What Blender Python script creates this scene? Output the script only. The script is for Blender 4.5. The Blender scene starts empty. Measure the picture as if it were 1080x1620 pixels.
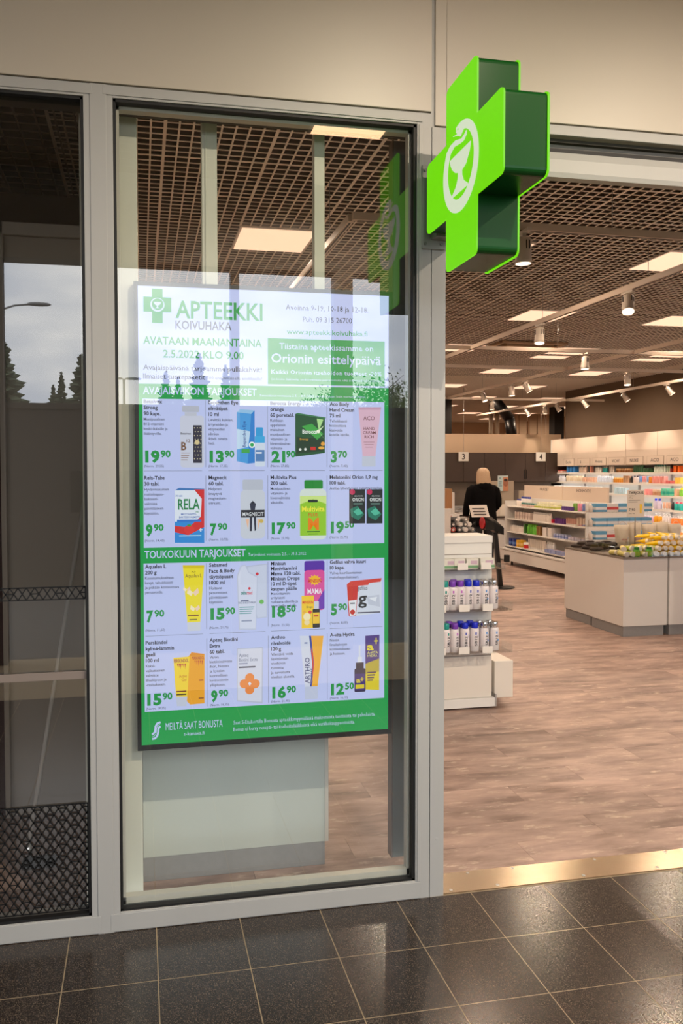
import bpy, math, random
from mathutils import Vector, Matrix
random.seed(7)
C = bpy.context.scene.collection
S = bpy.context.scene
# ---------------------------------------------------------------- camera
FPX, CX, CY, YAW, PIT, ROL, EYE = 1242.503, 463.396, 788.088, 0.19135, -0.03257, -0.00249, 1.67
fw = Vector((math.sin(YAW)*math.cos(PIT), math.cos(YAW)*math.cos(PIT), math.sin(PIT)))
r0 = Vector((math.cos(YAW), -math.sin(YAW), 0)); u0 = r0.cross(fw)
rt = r0*math.cos(ROL)+u0*math.sin(ROL); up = u0*math.cos(ROL)-r0*math.sin(ROL)
cd = bpy.data.cameras.new('camera'); cam = bpy.data.objects.new('camera', cd); C.objects.link(cam)
cam.matrix_world = Matrix(((rt.x, up.x, -fw.x, 0), (rt.y, up.y, -fw.y, 0), (rt.z, up.z, -fw.z, EYE), (0, 0, 0, 1)))
cd.sensor_fit = 'HORIZONTAL'; cd.sensor_width = 36; cd.lens = FPX/1080*36
cd.shift_x = (540-CX)/1080; cd.shift_y = (CY-810)/1080
cd.clip_start = .05; cd.clip_end = 400
S.camera = cam
# ---------------------------------------------------------------- sky, exposure
S.view_settings.view_transform = 'Standard'; S.view_settings.look = 'None'
S.view_settings.exposure = 0.0; S.view_settings.gamma = 1.0
S.view_settings.use_curve_mapping = False
try:
    S.cycles.use_denoising = True
    S.cycles.max_bounces = 10; S.cycles.transparent_max_bounces = 16
    S.cycles.caustics_reflective = False; S.cycles.caustics_refractive = False
    S.cycles.sample_clamp_indirect = 6
except Exception:
    pass
SKY = 4.5
w = bpy.data.worlds.new('overcast_sky'); S.world = w; w.use_nodes = True
nt = w.node_tree; nt.nodes.clear()
n_o = nt.nodes.new('ShaderNodeOutputWorld'); n_b = nt.nodes.new('ShaderNodeBackground')
n_t = nt.nodes.new('ShaderNodeTexCoord'); n_m = nt.nodes.new('ShaderNodeMapping'); n_n = nt.nodes.new('ShaderNodeTexNoise')
n_r = nt.nodes.new('ShaderNodeValToRGB')
n_m.inputs['Scale'].default_value = (2.2, 2.2, 6.0)
n_n.inputs['Scale'].default_value = 1.6; n_n.inputs['Detail'].default_value = 6; n_n.inputs['Roughness'].default_value = .5
cr = n_r.color_ramp; cr.elements[0].position = .40; cr.elements[0].color = (.60, .65, .74, 1)
cr.elements[1].position = .60; cr.elements[1].color = (1.0, 1.0, .98, 1)
nt.links.new(n_t.outputs['Generated'], n_m.inputs[0]); nt.links.new(n_m.outputs[0], n_n.inputs['Vector'])
nt.links.new(n_n.outputs[0], n_r.inputs[0]); nt.links.new(n_r.outputs[0], n_b.inputs[0])
n_b.inputs[1].default_value = SKY; nt.links.new(n_b.outputs[0], n_o.inputs[0])
# light portal in the open side of the arcade (guides the sky's own light, gives none itself)
pl = bpy.data.lights.new('arcade_opening_portal', 'AREA'); pl.shape = 'RECTANGLE'; pl.size = 9.0; pl.size_y = 3.5
po = bpy.data.objects.new('arcade_opening_portal', pl); C.objects.link(po)
po.location = (1.5, -1.32, 1.76); po.rotation_euler = (math.radians(-90), 0, math.radians(180)); pl.cycles.is_portal = True
po.rotation_euler = (math.radians(90), 0, 0)
WARM = (1.0, .75, .55)
PANEL_W = 58.0     # watts of each ceiling lamp
TRACK_W = 26.0
ARCADE_W = 290.0

# ---------------------------------------------------------------- pixel helpers for measured places
def ray(x, y): return fw + rt*((x-CX)/FPX) - up*((y-CY)/FPX)
def hit(x, y, ax, v):
    d = ray(x, y); o = Vector((0, 0, EYE)); return o + d*((v-o[ax])/d[ax])
GLASS = 2.91
def mirrored(x, y, Y):         # the real place, at depth Y behind the camera, of what the glass shows at x, y
    h = hit(x, y, 1, 2*GLASS-Y); return Vector((h.x, Y, h.z))

NTH = 'first second third fourth fifth sixth seventh eighth ninth tenth eleventh twelfth thirteenth fourteenth fifteenth sixteenth seventeenth eighteenth nineteenth twentieth'.split()+['twenty '+q for q in 'first second third fourth fifth sixth seventh eighth ninth'.split()]
# ---------------------------------------------------------------- mesh builder
class MB:
    def __init__(s): s.v = []; s.f = []; s.m = []; s.s = []
    def add(s, vs, fs, m=0, sm=False):
        b = len(s.v); s.v += [tuple(v) for v in vs]
        for f in fs: s.f.append([b+i for i in f]); s.m.append(m); s.s.append(sm)
        return s
    def box(s, x0, x1, y0, y1, z0, z1, m=0):
        x0, x1 = min(x0, x1), max(x0, x1); y0, y1 = min(y0, y1), max(y0, y1); z0, z1 = min(z0, z1), max(z0, z1)
        return s.add([(x0,y0,z0),(x1,y0,z0),(x1,y1,z0),(x0,y1,z0),(x0,y0,z1),(x1,y0,z1),(x1,y1,z1),(x0,y1,z1)],
                     [(0,3,2,1),(4,5,6,7),(0,1,5,4),(1,2,6,5),(2,3,7,6),(3,0,4,7)], m)
    def cyl(s, p0, p1, ra, rb=None, n=12, m=0, cap=True, sm=True):
        rb = ra if rb is None else rb; p0 = Vector(p0); p1 = Vector(p1); d = (p1-p0).normalized()
        a = d.orthogonal().normalized(); b = d.cross(a)
        vs = []
        for p, r in ((p0, ra), (p1, rb)):
            for i in range(n):
                t = 2*math.pi*i/n; vs.append(p+a*(math.cos(t)*r)+b*(math.sin(t)*r))
        s.add(vs, [(i, (i+1) % n, n+(i+1) % n, n+i) for i in range(n)], m, sm)
        if cap: s.add(vs, [tuple(range(n-1, -1, -1)), tuple(range(n, 2*n))], m)
        return s
    def lathe(s, prof, c=(0,0,0), n=16, m=0, sx=1., sy=1., sm=True):
        vs = []; k = len(prof)
        for r, z in prof:
            for i in range(n):
                t = 2*math.pi*i/n; vs.append((c[0]+r*math.cos(t)*sx, c[1]+r*math.sin(t)*sy, c[2]+z))
        fs = [(j*n+i, j*n+(i+1) % n, (j+1)*n+(i+1) % n, (j+1)*n+i) for j in range(k-1) for i in range(n)]
        s.add(vs, fs, m, sm); s.add(vs[:n], [tuple(range(n-1, -1, -1))], m); s.add(vs[-n:], [tuple(range(n))], m)
        return s
    def prism(s, pts, fn, d0, d1, m=0, ms=None, caps=True):   # pts: 2-D outline, fn(a, b, d) -> 3-D
        n = len(pts); vs = [fn(a, b, d0) for a, b in pts]+[fn(a, b, d1) for a, b in pts]
        if caps: s.add(vs, [tuple(range(n-1, -1, -1)), tuple(range(n, 2*n))], m)
        s.add(vs, [(i, (i+1) % n, n+(i+1) % n, n+i) for i in range(n)], m if ms is None else ms)
        return s
    def loft(s, rings, m=0, sm=True, caps=True):
        n = len(rings[0]); vs = [p for r in rings for p in r]
        s.add(vs, [(j*n+i, j*n+(i+1) % n, (j+1)*n+(i+1) % n, (j+1)*n+i) for j in range(len(rings)-1) for i in range(n)], m, sm)
        if caps: s.add(rings[0], [tuple(range(n-1, -1, -1))], m, sm); s.add(rings[-1], [tuple(range(n))], m, sm)
        return s
    def mesh(s, name, mats):
        me = bpy.data.meshes.new(name); me.from_pydata(s.v, [], s.f)
        for x in (mats if isinstance(mats, (list, tuple)) else [mats]): me.materials.append(x)
        me.polygons.foreach_set('material_index', s.m); me.polygons.foreach_set('use_smooth', s.s); me.update()
        return me
def link(name, me, parent=None, loc=None, rz=0):
    o = bpy.data.objects.new(name, me); C.objects.link(o)
    if parent: o.parent = parent
    if loc is not None: o.location = loc
    if rz: o.rotation_euler = (0, 0, rz)
    return o
def obj(name, mb, mats, parent=None, loc=None, bev=0, fixn=True):
    me = mb.mesh(name, mats)
    if fixn:
        import bmesh
        b = bmesh.new(); b.from_mesh(me); bmesh.ops.remove_doubles(b, verts=b.verts, dist=1e-6) if not bev == -1 else None
        bmesh.ops.recalc_face_normals(b, faces=b.faces); b.to_mesh(me); b.free()
    o = link(name, me, parent, loc)
    if bev > 0:
        k = o.modifiers.new('bevel', 'BEVEL'); k.width = bev; k.segments = 2; k.limit_method = 'ANGLE'
    return o
def tag(o, label=None, cat=None, group=None, kind=None):
    if label: o['label'] = label
    if cat: o['category'] = cat
    if group: o['group'] = group
    if kind: o['kind'] = kind
    return o
def thing(name, label, cat, loc=(0,0,0), rz=0, group=None):
    o = bpy.data.objects.new(name, None); C.objects.link(o); o.location = loc; o.rotation_euler = (0,0,rz)
    return tag(o, label, cat, group)
def struct(name, mb, mats, parent=None, bev=0):
    o = obj(name, mb, mats, parent, bev=bev)
    if parent is None: o['kind'] = 'structure'
    return o
def dup(o, loc=None, rot=None, label=None, group=None):
    def cp(a, par):
        c = a.copy(); C.objects.link(c)
        if par: c.parent = par
        for ch in kids.get(a.name, []): cp(ch, c)
        return c
    kids = {}
    def walk(a):
        kids[a.name] = list(a.children)
        for ch in a.children: walk(ch)
    walk(o); c = cp(o, None)
    if loc is not None: c.location = loc
    if rot is not None: c.rotation_euler = rot
    if label: c['label'] = label
    if group: c['group'] = group
    return c

# ---------------------------------------------------------------- materials
def lin(c):
    return tuple((x/255/12.92 if x <= 10 else ((x/255+.055)/1.055)**2.4) for x in c[:3])
MC = {}
def mat(name, col, rough=.5, metal=0, noise=0.0, nscale=20, bump=0, spec=.5, trans=0, stretch=None):
    if name in MC: return MC[name]
    m = bpy.data.materials.new(name); m.use_nodes = True; t = m.node_tree; b = t.nodes['Principled BSDF']
    c = (*lin(col), 1); b.inputs['Base Color'].default_value = c
    b.inputs['Roughness'].default_value = rough; b.inputs['Metallic'].default_value = metal
    b.inputs['Specular IOR Level'].default_value = spec
    if trans: b.inputs['Transmission Weight'].default_value = trans; b.inputs['IOR'].default_value = 1.3
    if noise or bump:
        tc = t.nodes.new('ShaderNodeTexCoord'); mp = t.nodes.new('ShaderNodeMapping'); nz = t.nodes.new('ShaderNodeTexNoise')
        if stretch: mp.inputs['Scale'].default_value = stretch
        nz.inputs['Scale'].default_value = nscale; nz.inputs['Detail'].default_value = 5
        t.links.new(tc.outputs['Object'], mp.inputs[0]); t.links.new(mp.outputs[0], nz.inputs['Vector'])
        if noise:
            mx = t.nodes.new('ShaderNodeMix'); mx.data_type = 'RGBA'
            mx.inputs['A'].default_value = tuple(x*(1-noise) for x in c[:3])+(1,)
            mx.inputs['B'].default_value = tuple(min(1, x*(1+noise)) for x in c[:3])+(1,)
            t.links.new(nz.outputs[0], mx.inputs['Factor']); t.links.new(mx.outputs['Result'], b.inputs['Base Color'])
        if bump:
            bp = t.nodes.new('ShaderNodeBump'); bp.inputs['Strength'].default_value = bump; bp.inputs['Distance'].default_value = .01
            t.links.new(nz.outputs[0], bp.inputs['Height']); t.links.new(bp.outputs[0], b.inputs['Normal'])
    MC[name] = m; return m
def emit(name, rgb, k=1.0, raw=False, gloss=False):
    if name in MC: return MC[name]
    m = bpy.data.materials.new(name); m.use_nodes = True; t = m.node_tree; b = t.nodes['Principled BSDF']
    c = rgb if raw else lin(rgb)
    b.inputs['Base Color'].default_value = (.02, .02, .02, 1); b.inputs['Roughness'].default_value = .45
    b.inputs['Specular IOR Level'].default_value = .2
    b.inputs['Emission Color'].default_value = (*c, 1); b.inputs['Emission Strength'].default_value = k
    MC[name] = m; return m
def glassmat(name, tint, ior):
    m = bpy.data.materials.new(name); m.use_nodes = True; t = m.node_tree; t.nodes.clear()
    o = t.nodes.new('ShaderNodeOutputMaterial'); mx = t.nodes.new('ShaderNodeMixShader'); fr = t.nodes.new('ShaderNodeFresnel')
    tr = t.nodes.new('ShaderNodeBsdfTransparent'); gl = t.nodes.new('ShaderNodeBsdfGlossy')
    gn = t.nodes.new('ShaderNodeNewGeometry'); mr = t.nodes.new('ShaderNodeMapRange')   # same reflectance from both sides
    mr.inputs['To Min'].default_value = ior; mr.inputs['To Max'].default_value = 1/ior
    t.links.new(gn.outputs['Backfacing'], mr.inputs['Value']); t.links.new(mr.outputs[0], fr.inputs[0]); tr.inputs[0].default_value = (*tint, 1); gl.inputs['Roughness'].default_value = 0
    t.links.new(fr.outputs[0], mx.inputs[0]); t.links.new(tr.outputs[0], mx.inputs[1]); t.links.new(gl.outputs[0], mx.inputs[2])
    t.links.new(mx.outputs[0], o.inputs[0]); return m
GLZ = glassmat('window_glass', (.96, .985, .965), 2.2)
GLZD = glassmat('tinted_door_glass', (.82, .80, .77), 2.35)
ACR = glassmat('clear_acrylic', (.965, .975, .975), 1.35)
alu = mat('painted_aluminium', (168, 168, 165), .45, .0, .05, 6, 0, .5, stretch=(1, 1, .15))
alu2 = mat('inner_aluminium', (200, 196, 184), .4, 0, .04, 10)
steel = mat('brushed_steel', (170, 168, 165), .35, .8, .08, 30, .02, stretch=(.1, 1, 1))
gask = mat('black_rubber', (10, 10, 10), .6)
panelm = mat('beige_facade_panel', (188, 180, 166), .38, 0, .03, 3)
cream = mat('cream_panel', (214, 214, 200), .5, 0, .03, 4)
white = mat('white_laminate', (224, 222, 218), .42, 0, .02, 5)
white2 = mat('white_enamel_shelf', (230, 226, 220), .35, 0, .02, 8)
greyp = mat('grey_plinth_laminate', (142, 142, 142), .5, 0, .08, 40)
darkst = mat('dark_steel_plate', (128, 130, 124), .35, .5, .1, 5)
taupe = mat('taupe_wall_paint', (118, 100, 82), .8, 0, .04, 3)
tauped = mat('dark_taupe_panel', (156, 146, 134), .7, 0, .04, 4)
beigew = mat('beige_wall_paint', (196, 172, 146), .8, 0, .03, 2)
brownc = mat('dark_brown_cabinet', (62, 48, 40), .5, 0, .08, 8)
web = mat('shaded_ceiling_web', (112, 96, 84), .7)  # cell sides: their shade is put into this darker colour
blade = mat('lit_ceiling_blade', (246, 236, 222), .55, 0, .04, 5)  # lit look of the undersides put into the colour, paler than the webs
plen = mat('dark_plenum', (92, 78, 68), .9)
rail = mat('white_track_rail', (212, 196, 180), .45)
blackp = mat('black_plastic', (14, 14, 15), .35)
black2 = mat('black_plate', (24, 22, 21), .6)
concr = mat('asphalt', (78, 78, 78), .9, 0, .2, 3)
darkb = mat('dark_building_cladding', (52, 46, 42), .8, 0, .1, 1)
chrome = mat('chrome', (220, 220, 220), .12, 1)
brass = mat('brushed_brass_sheet', (190, 172, 148), .25, .95, .12, 4, .05, stretch=(.3, 3, 1))
maroon = mat('dark_maroon_board', (52, 24, 24), .6)

def granite():
    m = bpy.data.materials.new('speckled_dark_granite'); m.use_nodes = True; t = m.node_tree; b = t.nodes['Principled BSDF']
    tc = t.nodes.new('ShaderNodeTexCoord'); n1 = t.nodes.new('ShaderNodeTexNoise'); n1.inputs['Scale'].default_value = 260; n1.inputs['Detail'].default_value = 3
    r = t.nodes.new('ShaderNodeValToRGB'); e = r.color_ramp.elements
    e[0].position = .38; e[0].color = (*lin((32, 28, 25)), 1); e[1].position = .72; e[1].color = (*lin((112, 98, 82)), 1)
    k = e.new(.56); k.color = (*lin((56, 48, 42)), 1)
    oi = t.nodes.new('ShaderNodeObjectInfo'); mr = t.nodes.new('ShaderNodeMapRange'); mr.inputs['To Min'].default_value = .85; mr.inputs['To Max'].default_value = 1.12
    hs = t.nodes.new('ShaderNodeHueSaturation')
    t.links.new(tc.outputs['Object'], n1.inputs['Vector']); t.links.new(n1.outputs[0], r.inputs[0]); t.links.new(oi.outputs['Random'], mr.inputs['Value'])
    t.links.new(r.outputs[0], hs.inputs['Color']); t.links.new(mr.outputs[0], hs.inputs['Value']); t.links.new(hs.outputs[0], b.inputs['Base Color'])
    b.inputs['Roughness'].default_value = .22; b.inputs['Specular IOR Level'].default_value = .5
    n2 = t.nodes.new('ShaderNodeTexNoise'); n2.inputs['Scale'].default_value = 5; bp = t.nodes.new('ShaderNodeBump'); bp.inputs['Strength'].default_value = .04
    t.links.new(tc.outputs['Object'], n2.inputs['Vector']); t.links.new(n2.outputs[0], bp.inputs['Height']); t.links.new(bp.outputs[0], b.inputs['Normal'])
    return m
granitem = granite(); grout = mat('pale_grout', (150, 134, 108), .9)
def vinyl():
    m = bpy.data.materials.new('worn_brown_vinyl'); m.use_nodes = True; t = m.node_tree; b = t.nodes['Principled BSDF']; L = t.links.new
    g = t.nodes.new('ShaderNodeNewGeometry')
    oi = t.nodes.new('ShaderNodeObjectInfo')
    def nz(sc, st, det=6, rough=.6):
        mp = t.nodes.new('ShaderNodeMapping'); mp.inputs['Scale'].default_value = st
        n = t.nodes.new('ShaderNodeTexNoise'); n.noise_dimensions = '4D'
        n.inputs['Scale'].default_value = sc; n.inputs['Detail'].default_value = det; n.inputs['Roughness'].default_value = rough
        L(g.outputs['Position'], mp.inputs[0]); L(mp.outputs[0], n.inputs['Vector'])
        mm = t.nodes.new('ShaderNodeMath'); mm.operation = 'MULTIPLY'; mm.inputs[1].default_value = 9; L(oi.outputs['Random'], mm.inputs[0]); L(mm.outputs[0], n.inputs['W'])
        return n
    n1 = nz(3.2, (.7, 2.6, 1)); r1 = t.nodes.new('ShaderNodeValToRGB'); e = r1.color_ramp.elements
    e[0].position = .34; e[0].color = (*lin((120, 97, 87)), 1); e[1].position = .66; e[1].color = (*lin((190, 162, 148)), 1)
    L(n1.outputs[0], r1.inputs[0])
    n2 = nz(9, (.9, 3.0, 1), 8, .68); r2 = t.nodes.new('ShaderNodeValToRGB'); e = r2.color_ramp.elements
    e[0].position = .56; e[0].color = (0, 0, 0, 1); e[1].position = .72; e[1].color = (.8, .8, .8, 1)
    L(n2.outputs[0], r2.inputs[0])
    mx = t.nodes.new('ShaderNodeMix'); mx.data_type = 'RGBA'; mx.inputs['B'].default_value = (*lin((226, 206, 184)), 1)
    L(r2.outputs[0], mx.inputs['Factor']); L(r1.outputs[0], mx.inputs['A'])
    mr = t.nodes.new('ShaderNodeMapRange'); mr.inputs['To Min'].default_value = .88; mr.inputs['To Max'].default_value = 1.08
    hs = t.nodes.new('ShaderNodeHueSaturation'); L(oi.outputs['Random'], mr.inputs['Value']); L(mr.outputs[0], hs.inputs['Value'])
    L(mx.outputs['Result'], hs.inputs['Color']); L(hs.outputs[0], b.inputs['Base Color'])
    b.inputs['Roughness'].default_value = .42
    bp = t.nodes.new('ShaderNodeBump'); bp.inputs['Strength'].default_value = .12; bp.inputs['Distance'].default_value = .01
    L(n2.outputs[0], bp.inputs['Height']); L(bp.outputs[0], b.inputs['Normal'])
    return m
vinylm = vinyl()
LAMPM = emit('warm_lamp_panel', (1.35, .82, .53), 1, True)
LAMPO = emit('arcade_lamp_panel', (11.0, 6.4, 3.4), 1, True)
SPOTM = emit('track_lamp_glow', (3.0, 2.3, 1.6), 1, True)
LEDM = emit('shelf_led_strip', (20.0, 18.5, 17.0), 1, True)

def spot(name, loc, watts, col, ang=160, blend=.4, aim=None, r=0.0, parent=None):
    l = bpy.data.lights.new(name, 'SPOT'); l.energy = watts; l.color = col; l.spot_size = math.radians(ang); l.spot_blend = blend
    l.shadow_soft_size = r
    o = bpy.data.objects.new(name, l); C.objects.link(o); o.location = loc
    if aim is not None: o.rotation_euler = (Vector(aim)-Vector(loc)).to_track_quat('-Z', 'Y').to_euler()
    if parent: o.parent = parent
    return o
# ================================================================= SETTING
D = 2.877; ZC = 3.51
# floors
b = MB(); b.box(-3, 14, 3.035, 27.6, -.12, -.004); base_floor = struct('floor', b, vinylm)
plank = MB().box(0, 1.1985, 0, .1985, -.004, 0).mesh('floor_plank', vinylm)
for r in range(45):
    y = 3.037+r*.2; off = [0, .45, .9, .25, .7][r % 5]-.75
    x = off
    while x < 7.0 and x < 1.6+y*.62:
        if x > -.9: link('floor_plank', plank, base_floor, (x, y, 0))
        x += 1.2
b = MB(); b.box(-6, 8, -1.5, 2.885, -.12, .0006); pav = struct('floor_arcade', b, grout)
tile = MB().box(.0020, .3051, .0020, .3051, -.003, .0012).mesh('granite_tile', granitem)
for i in range(-5, 12):
    for j in range(-2, 9):
        y = 2.5707-.3071*8+.3071*j+.3071
        y = 2.5707-.3071*(7-j)
        if y+.3 > 2.885: continue
        link('granite_tile', tile, pav, (.0426+.3071*i, y, 0))
b = MB().box(-90, 90, -70, -1.5, -.14, -.02); struct('street_ground', b, concr)
# brass threshold sheet with its screws
th = thing('threshold_plate', 'polished brass coloured metal threshold sheet screwed down across the doorway floor', 'threshold')
b = MB().box(1.158, 4.2, 2.886, 3.034, -.004, .004); obj('sheet', b, brass, th)
for i, x in enumerate([1.2, 1.4, 1.78, 2.12, 2.5, 2.9, 3.3]):
    b = MB().cyl((x, 2.905, .004), (x, 2.905, .006), .007, n=10); obj('screw', b, steel, th)
    b = MB().cyl((x+.12, 3.018, .004), (x+.12, 3.018, .006), .006, n=10); obj('screw', b, steel, th)
# facade panels above
b = MB(); b.box(-6, 1.098, D, D+.06, 3.04, 4.4); struct('wall_facade', b, panelm, bev=.002)
b = MB(); b.box(1.112, 1.158, D, D+.06, 2.99, 4.4); b.box(1.158, 8, D, D+.06, 3.04, 4.4); struct('wall_facade', b, panelm, bev=.002)
b = MB(); b.box(1.098, 1.112, D+.008, D+.03, 2.8, 4.4); struct('trim_1', b, alu)
b = MB(); b.box(-6, 8, D+.03, D+.12, 2.98, 4.4); struct('wall_core', b, mat('dark_core', (60, 58, 52), .8))
# window frame: post, heads, sills
fr = MB()
fr.box(-.187, -.086, D, D+.11, 0, 3.034)
fr.box(-.165, -.108, D-.003, D, .0, 3.034)
struct('window_1_post', fr, alu, bev=.0015)
win = MB(); win.box(-.086, 1.04, D, D+.10, .0, .072); win.box(-.12, 1.06, D-.004, D, .004, .068)
o = struct('window_1', win, alu, bev=.0015)
b = MB(); b.box(-.086, 1.04, D, D+.10, 2.99, 3.034); b.box(-.12, 1.06, D-.004, D, 2.998, 3.030); obj('window_head', b, alu, o, bev=.0015)
b = MB(); b.box(1.04, 1.098, D, D+.11, 0, 3.034); b.box(1.047, 1.062, D-.003, D, .07, 2.99); obj('window_jamb', b, alu, o, bev=.0015)
b = MB(); b.box(1.1005, 1.1575, D+.001, D+.14, 0, 2.985); b.cyl((1.128, D, .23), (1.128, D+.002, .23), .006, n=10); obj('door_post', b, alu, o, bev=.0015)
b = MB()   # gasket
for q in ((-.086, -.076, .072, 2.99), (1.028, 1.04, .072, 2.99), (-.086, 1.04, .072, .080), (-.086, 1.04, 2.980, 2.99)):
    b.box(q[0], q[1], D+.006, D+.03, q[2], q[3])
obj('rubber_gasket', b, gask, o)
b = MB()
for q in ((-.076, -.066, .08, 2.98), (1.018, 1.028, .08, 2.98), (-.076, 1.028, .08, .104), (-.076, 1.028, 2.968, 2.98)):
    b.box(q[0], q[1], GLASS+.006, GLASS+.04, q[2], q[3])
obj('glazing_bead', b, alu2, o)
b = MB().add([(-.078, GLASS, .078), (1.03, GLASS, .078), (1.03, GLASS, 2.982), (-.078, GLASS, 2.982)], [(0, 1, 2, 3)])
obj('pane', b, GLZ, o)
# left door
d = MB(); d.box(-1.6, -.187, D, D+.09, 0, .068); d.box(-1.6, -.155, D-.004, D, .004, .066); dr = struct('door_1', d, alu, bev=.0015)
b = MB(); b.box(-1.6, -.187, D, D+.09, 2.988, 3.034); b.box(-1.6, -.155, D-.004, D, 2.996, 3.030); obj('door_head', b, alu, dr, bev=.0015)
b = MB(); b.box(-1.6, -1.5, D, D+.09, .068, 2.988); obj('door_jamb', b, alu, dr)
b = MB()
for q in ((-1.5, -1.49, .068, 2.988), (-.197, -.187, .068, 2.988), (-1.5, -.187, .068, .078), (-1.5, -.187, 2.978, 2.988)):
    b.box(q[0], q[1], D+.006, D+.03, q[2], q[3])
obj('rubber_gasket', b, gask, dr)
b = MB().add([(-1.49, GLASS, .075), (-.195, GLASS, .075), (-.195, GLASS, 2.98), (-1.49, GLASS, 2.98)], [(0, 1, 2, 3)])
obj('pane', b, GLZD, dr)
b = MB().box(-1.49, -.197, 2.895, 2.906, .930, .958); obj('push_bar', b, mat('taupe_push_bar', (128, 116, 108), .5), dr, bev=.001)
# triangle film
def bar(mb, x0, z0, x1, z1, wd, y=2.903):
    dx, dz = x1-x0, z1-z0; l = math.hypot(dx, dz) or 1; nx, nz = -dz/l*wd/2, dx/l*wd/2
    mb.add([(x0+nx, y, z0+nz), (x1+nx, y, z1+nz), (x1-nx, y, z1-nz), (x0-nx, y, z0-nz),
            (x0+nx, y+.002, z0+nz), (x1+nx, y+.002, z1+nz), (x1-nx, y+.002, z1-nz), (x0-nx, y+.002, z0-nz)],
           [(0, 1, 2, 3), (7, 6, 5, 4), (0, 4, 5, 1), (1, 5, 6, 2), (2, 6, 7, 3), (3, 7, 4, 0)])
def film(z0, z1, xl=-.60, xr=-.199, wd=.0043):
    mb = MB(); px, hz = .0283, .0221; x_0 = -.60
    n = int(round((z1-z0)/hz))
    for k in range(n):
        za, zb = z0+k*hz, min(z1, z0+(k+1)*hz)
        i = int((xl-x_0)/px-k/2)-2
        while True:
            xa = x_0+(i+k*.5)*px
            if xa > xr+px: break
            for dxx in (px/2, -px/2):
                x1, zz1 = xa+dxx, za+hz; x0, zz0 = xa, za
                if min(x0, x1) < xl or min(x0, x1) > xr-.004: continue
                ze = min(zz1, z1); f_ = (ze-zz0)/hz; x1 = x0+(x1-x0)*f_
                if x1 > xr: ze = zz0+(ze-zz0)*(xr-x0)/(x1-x0); x1 = xr
                if x0 > xr: zz0 = zz0+(ze-zz0)*(x0-xr)/(x0-x1); x0 = xr
                bar(mb, x0, zz0, x1, ze, wd)
            if (i-k) % 3 == 0 and 0 < k and xa > xl and xa+px*.5 < xr: bar(mb, xa, za, xa+px, za, wd)
            i += 1
    mb.box(xl, xr, 2.903, 2.905, z0-.002, z0+.002); mb.box(xl, xr, 2.903, 2.905, z1-.003, z1+.002)
    mb.box(xr-.003, xr+.001, 2.903, 2.905, z0, z1)
    return mb
filmm = mat('black_film', (6, 6, 6), .6)
o = obj('triangle_film', film(.085, .085+.0221*17.6), filmm, dr, fixn=False); o['kind'] = 'stuff'
o = obj('triangle_film_band', film(1.219, 1.219+.0221*2), filmm, dr, fixn=False); o['kind'] = 'stuff'
# roller door head over the doorway
b = MB(); b.box(1.158, 4.2, D+.0, D+.08, 2.995, 3.034); hd = struct('door_2', b, alu, bev=.002)
b = MB(); b.prism([(D+.01, 2.995), (D+.05, 2.99), (D+.06, 2.955), (D+.16, 2.955), (D+.16, 2.995)], lambda a, c, x: (x, a, c), 1.158, 4.2); obj('upper_rail', b, mat('rail_grey', (150, 143, 134), .4), hd)
b = MB(); b.box(1.158, 4.2, D+.03, D+.16, 2.90, 2.955); obj('shadow_gap', b, gask, hd)  # solid black strip, the shade of the gap put into its colour
b = MB(); b.prism([(D+.005, 2.832), (D+.0, 2.85), (D+.0, 2.90), (D+.012, 2.932), (D+.03, 2.938), (D+.045, 2.938), (D+.045, 2.832)], lambda a, c, x: (x, a, c), 1.158, 4.2); obj('roller_box', b, alu, hd)
b = MB().box(4.2, 4.32, D, D+.14, 0, 3.04); struct('trim_2', b, alu)
b = MB().box(4.32, 8, D, D+.1, 0, 3.04); struct('wall_facade_east', b, panelm)
b = MB().box(-6, -1.6, D, D+.1, 0, 3.04); struct('wall_facade_west', b, panelm)
# shop walls
b = MB().box(9.6, 9.7, 2.98, 16.6, 0, 3.7); struct('wall_right', b, taupe)
b = MB().box(-3.1, -3, 2.98, 27.6, 0, 3.7); struct('wall_left', b, beigew)
b = MB().box(-3, 14, 27.5, 27.6, 0, 3.7); struct('wall_back', b, beigew)
b = MB().box(13.9, 14, 16.6, 27.5, 0, 3.7); struct('wall_back_right', b, beigew)
b = MB().box(9.7, 14, 16.5, 16.6, 0, 3.7); struct('wall_return', b, taupe)
b = MB().box(-3, 9.5, 16.6, 16.7, 2.11, 2.53); b.box(-3, 9.5, 16.62, 16.7, 0, 2.11); struct('wall_partition', b, beigew)
b = MB().box(-3.1, 14, 2.98, 27.6, 3.76, 3.86); ceil = struct('ceiling', b, plen)
b = MB().box(-3, 14, D+.12, 3.486, 3.50, 3.53); obj('ceiling_margin', b, blade, ceil)
# open cell ceiling tiles
def blades(n, sz, h=.036, t=.0105):
    mb = MB()
    for k in range(n):
        a = sz*k/n; tt = .018 if k == 0 else t
        mb.box(a-tt/2, a+tt/2, .0, sz-.006, 0, .004); mb.box(a-.002, a+.002, 0, sz-.006, .004, h, 1)
        mb.box(0, sz, a-t/2, a+t/2, .0005, .0045); mb.box(0, sz, a-.002, a+.002, .0045, h, 1)
    mb.box(0, sz, sz-.012, sz-.002, .0005, .0045)
    return mb
tmesh = blades(8, .6).mesh('ceiling_tile', [blade, web])
gx = [.144+.6*i for i in range(-1, 15)]; gy = [3.488+.6*j for j in range(18)]
PX = [1.044+1.8*i for i in range(0, 5)]; PY = [6.188+2.4*j for j in range(0, 9)]; PX2 = PX+[10.044, 11.844]
def is_lamp(x, y): return any(abs(x+.3-a) < .2 for a in PX) and any(abs(y+.3-c) < .2 for c in PY)
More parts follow.
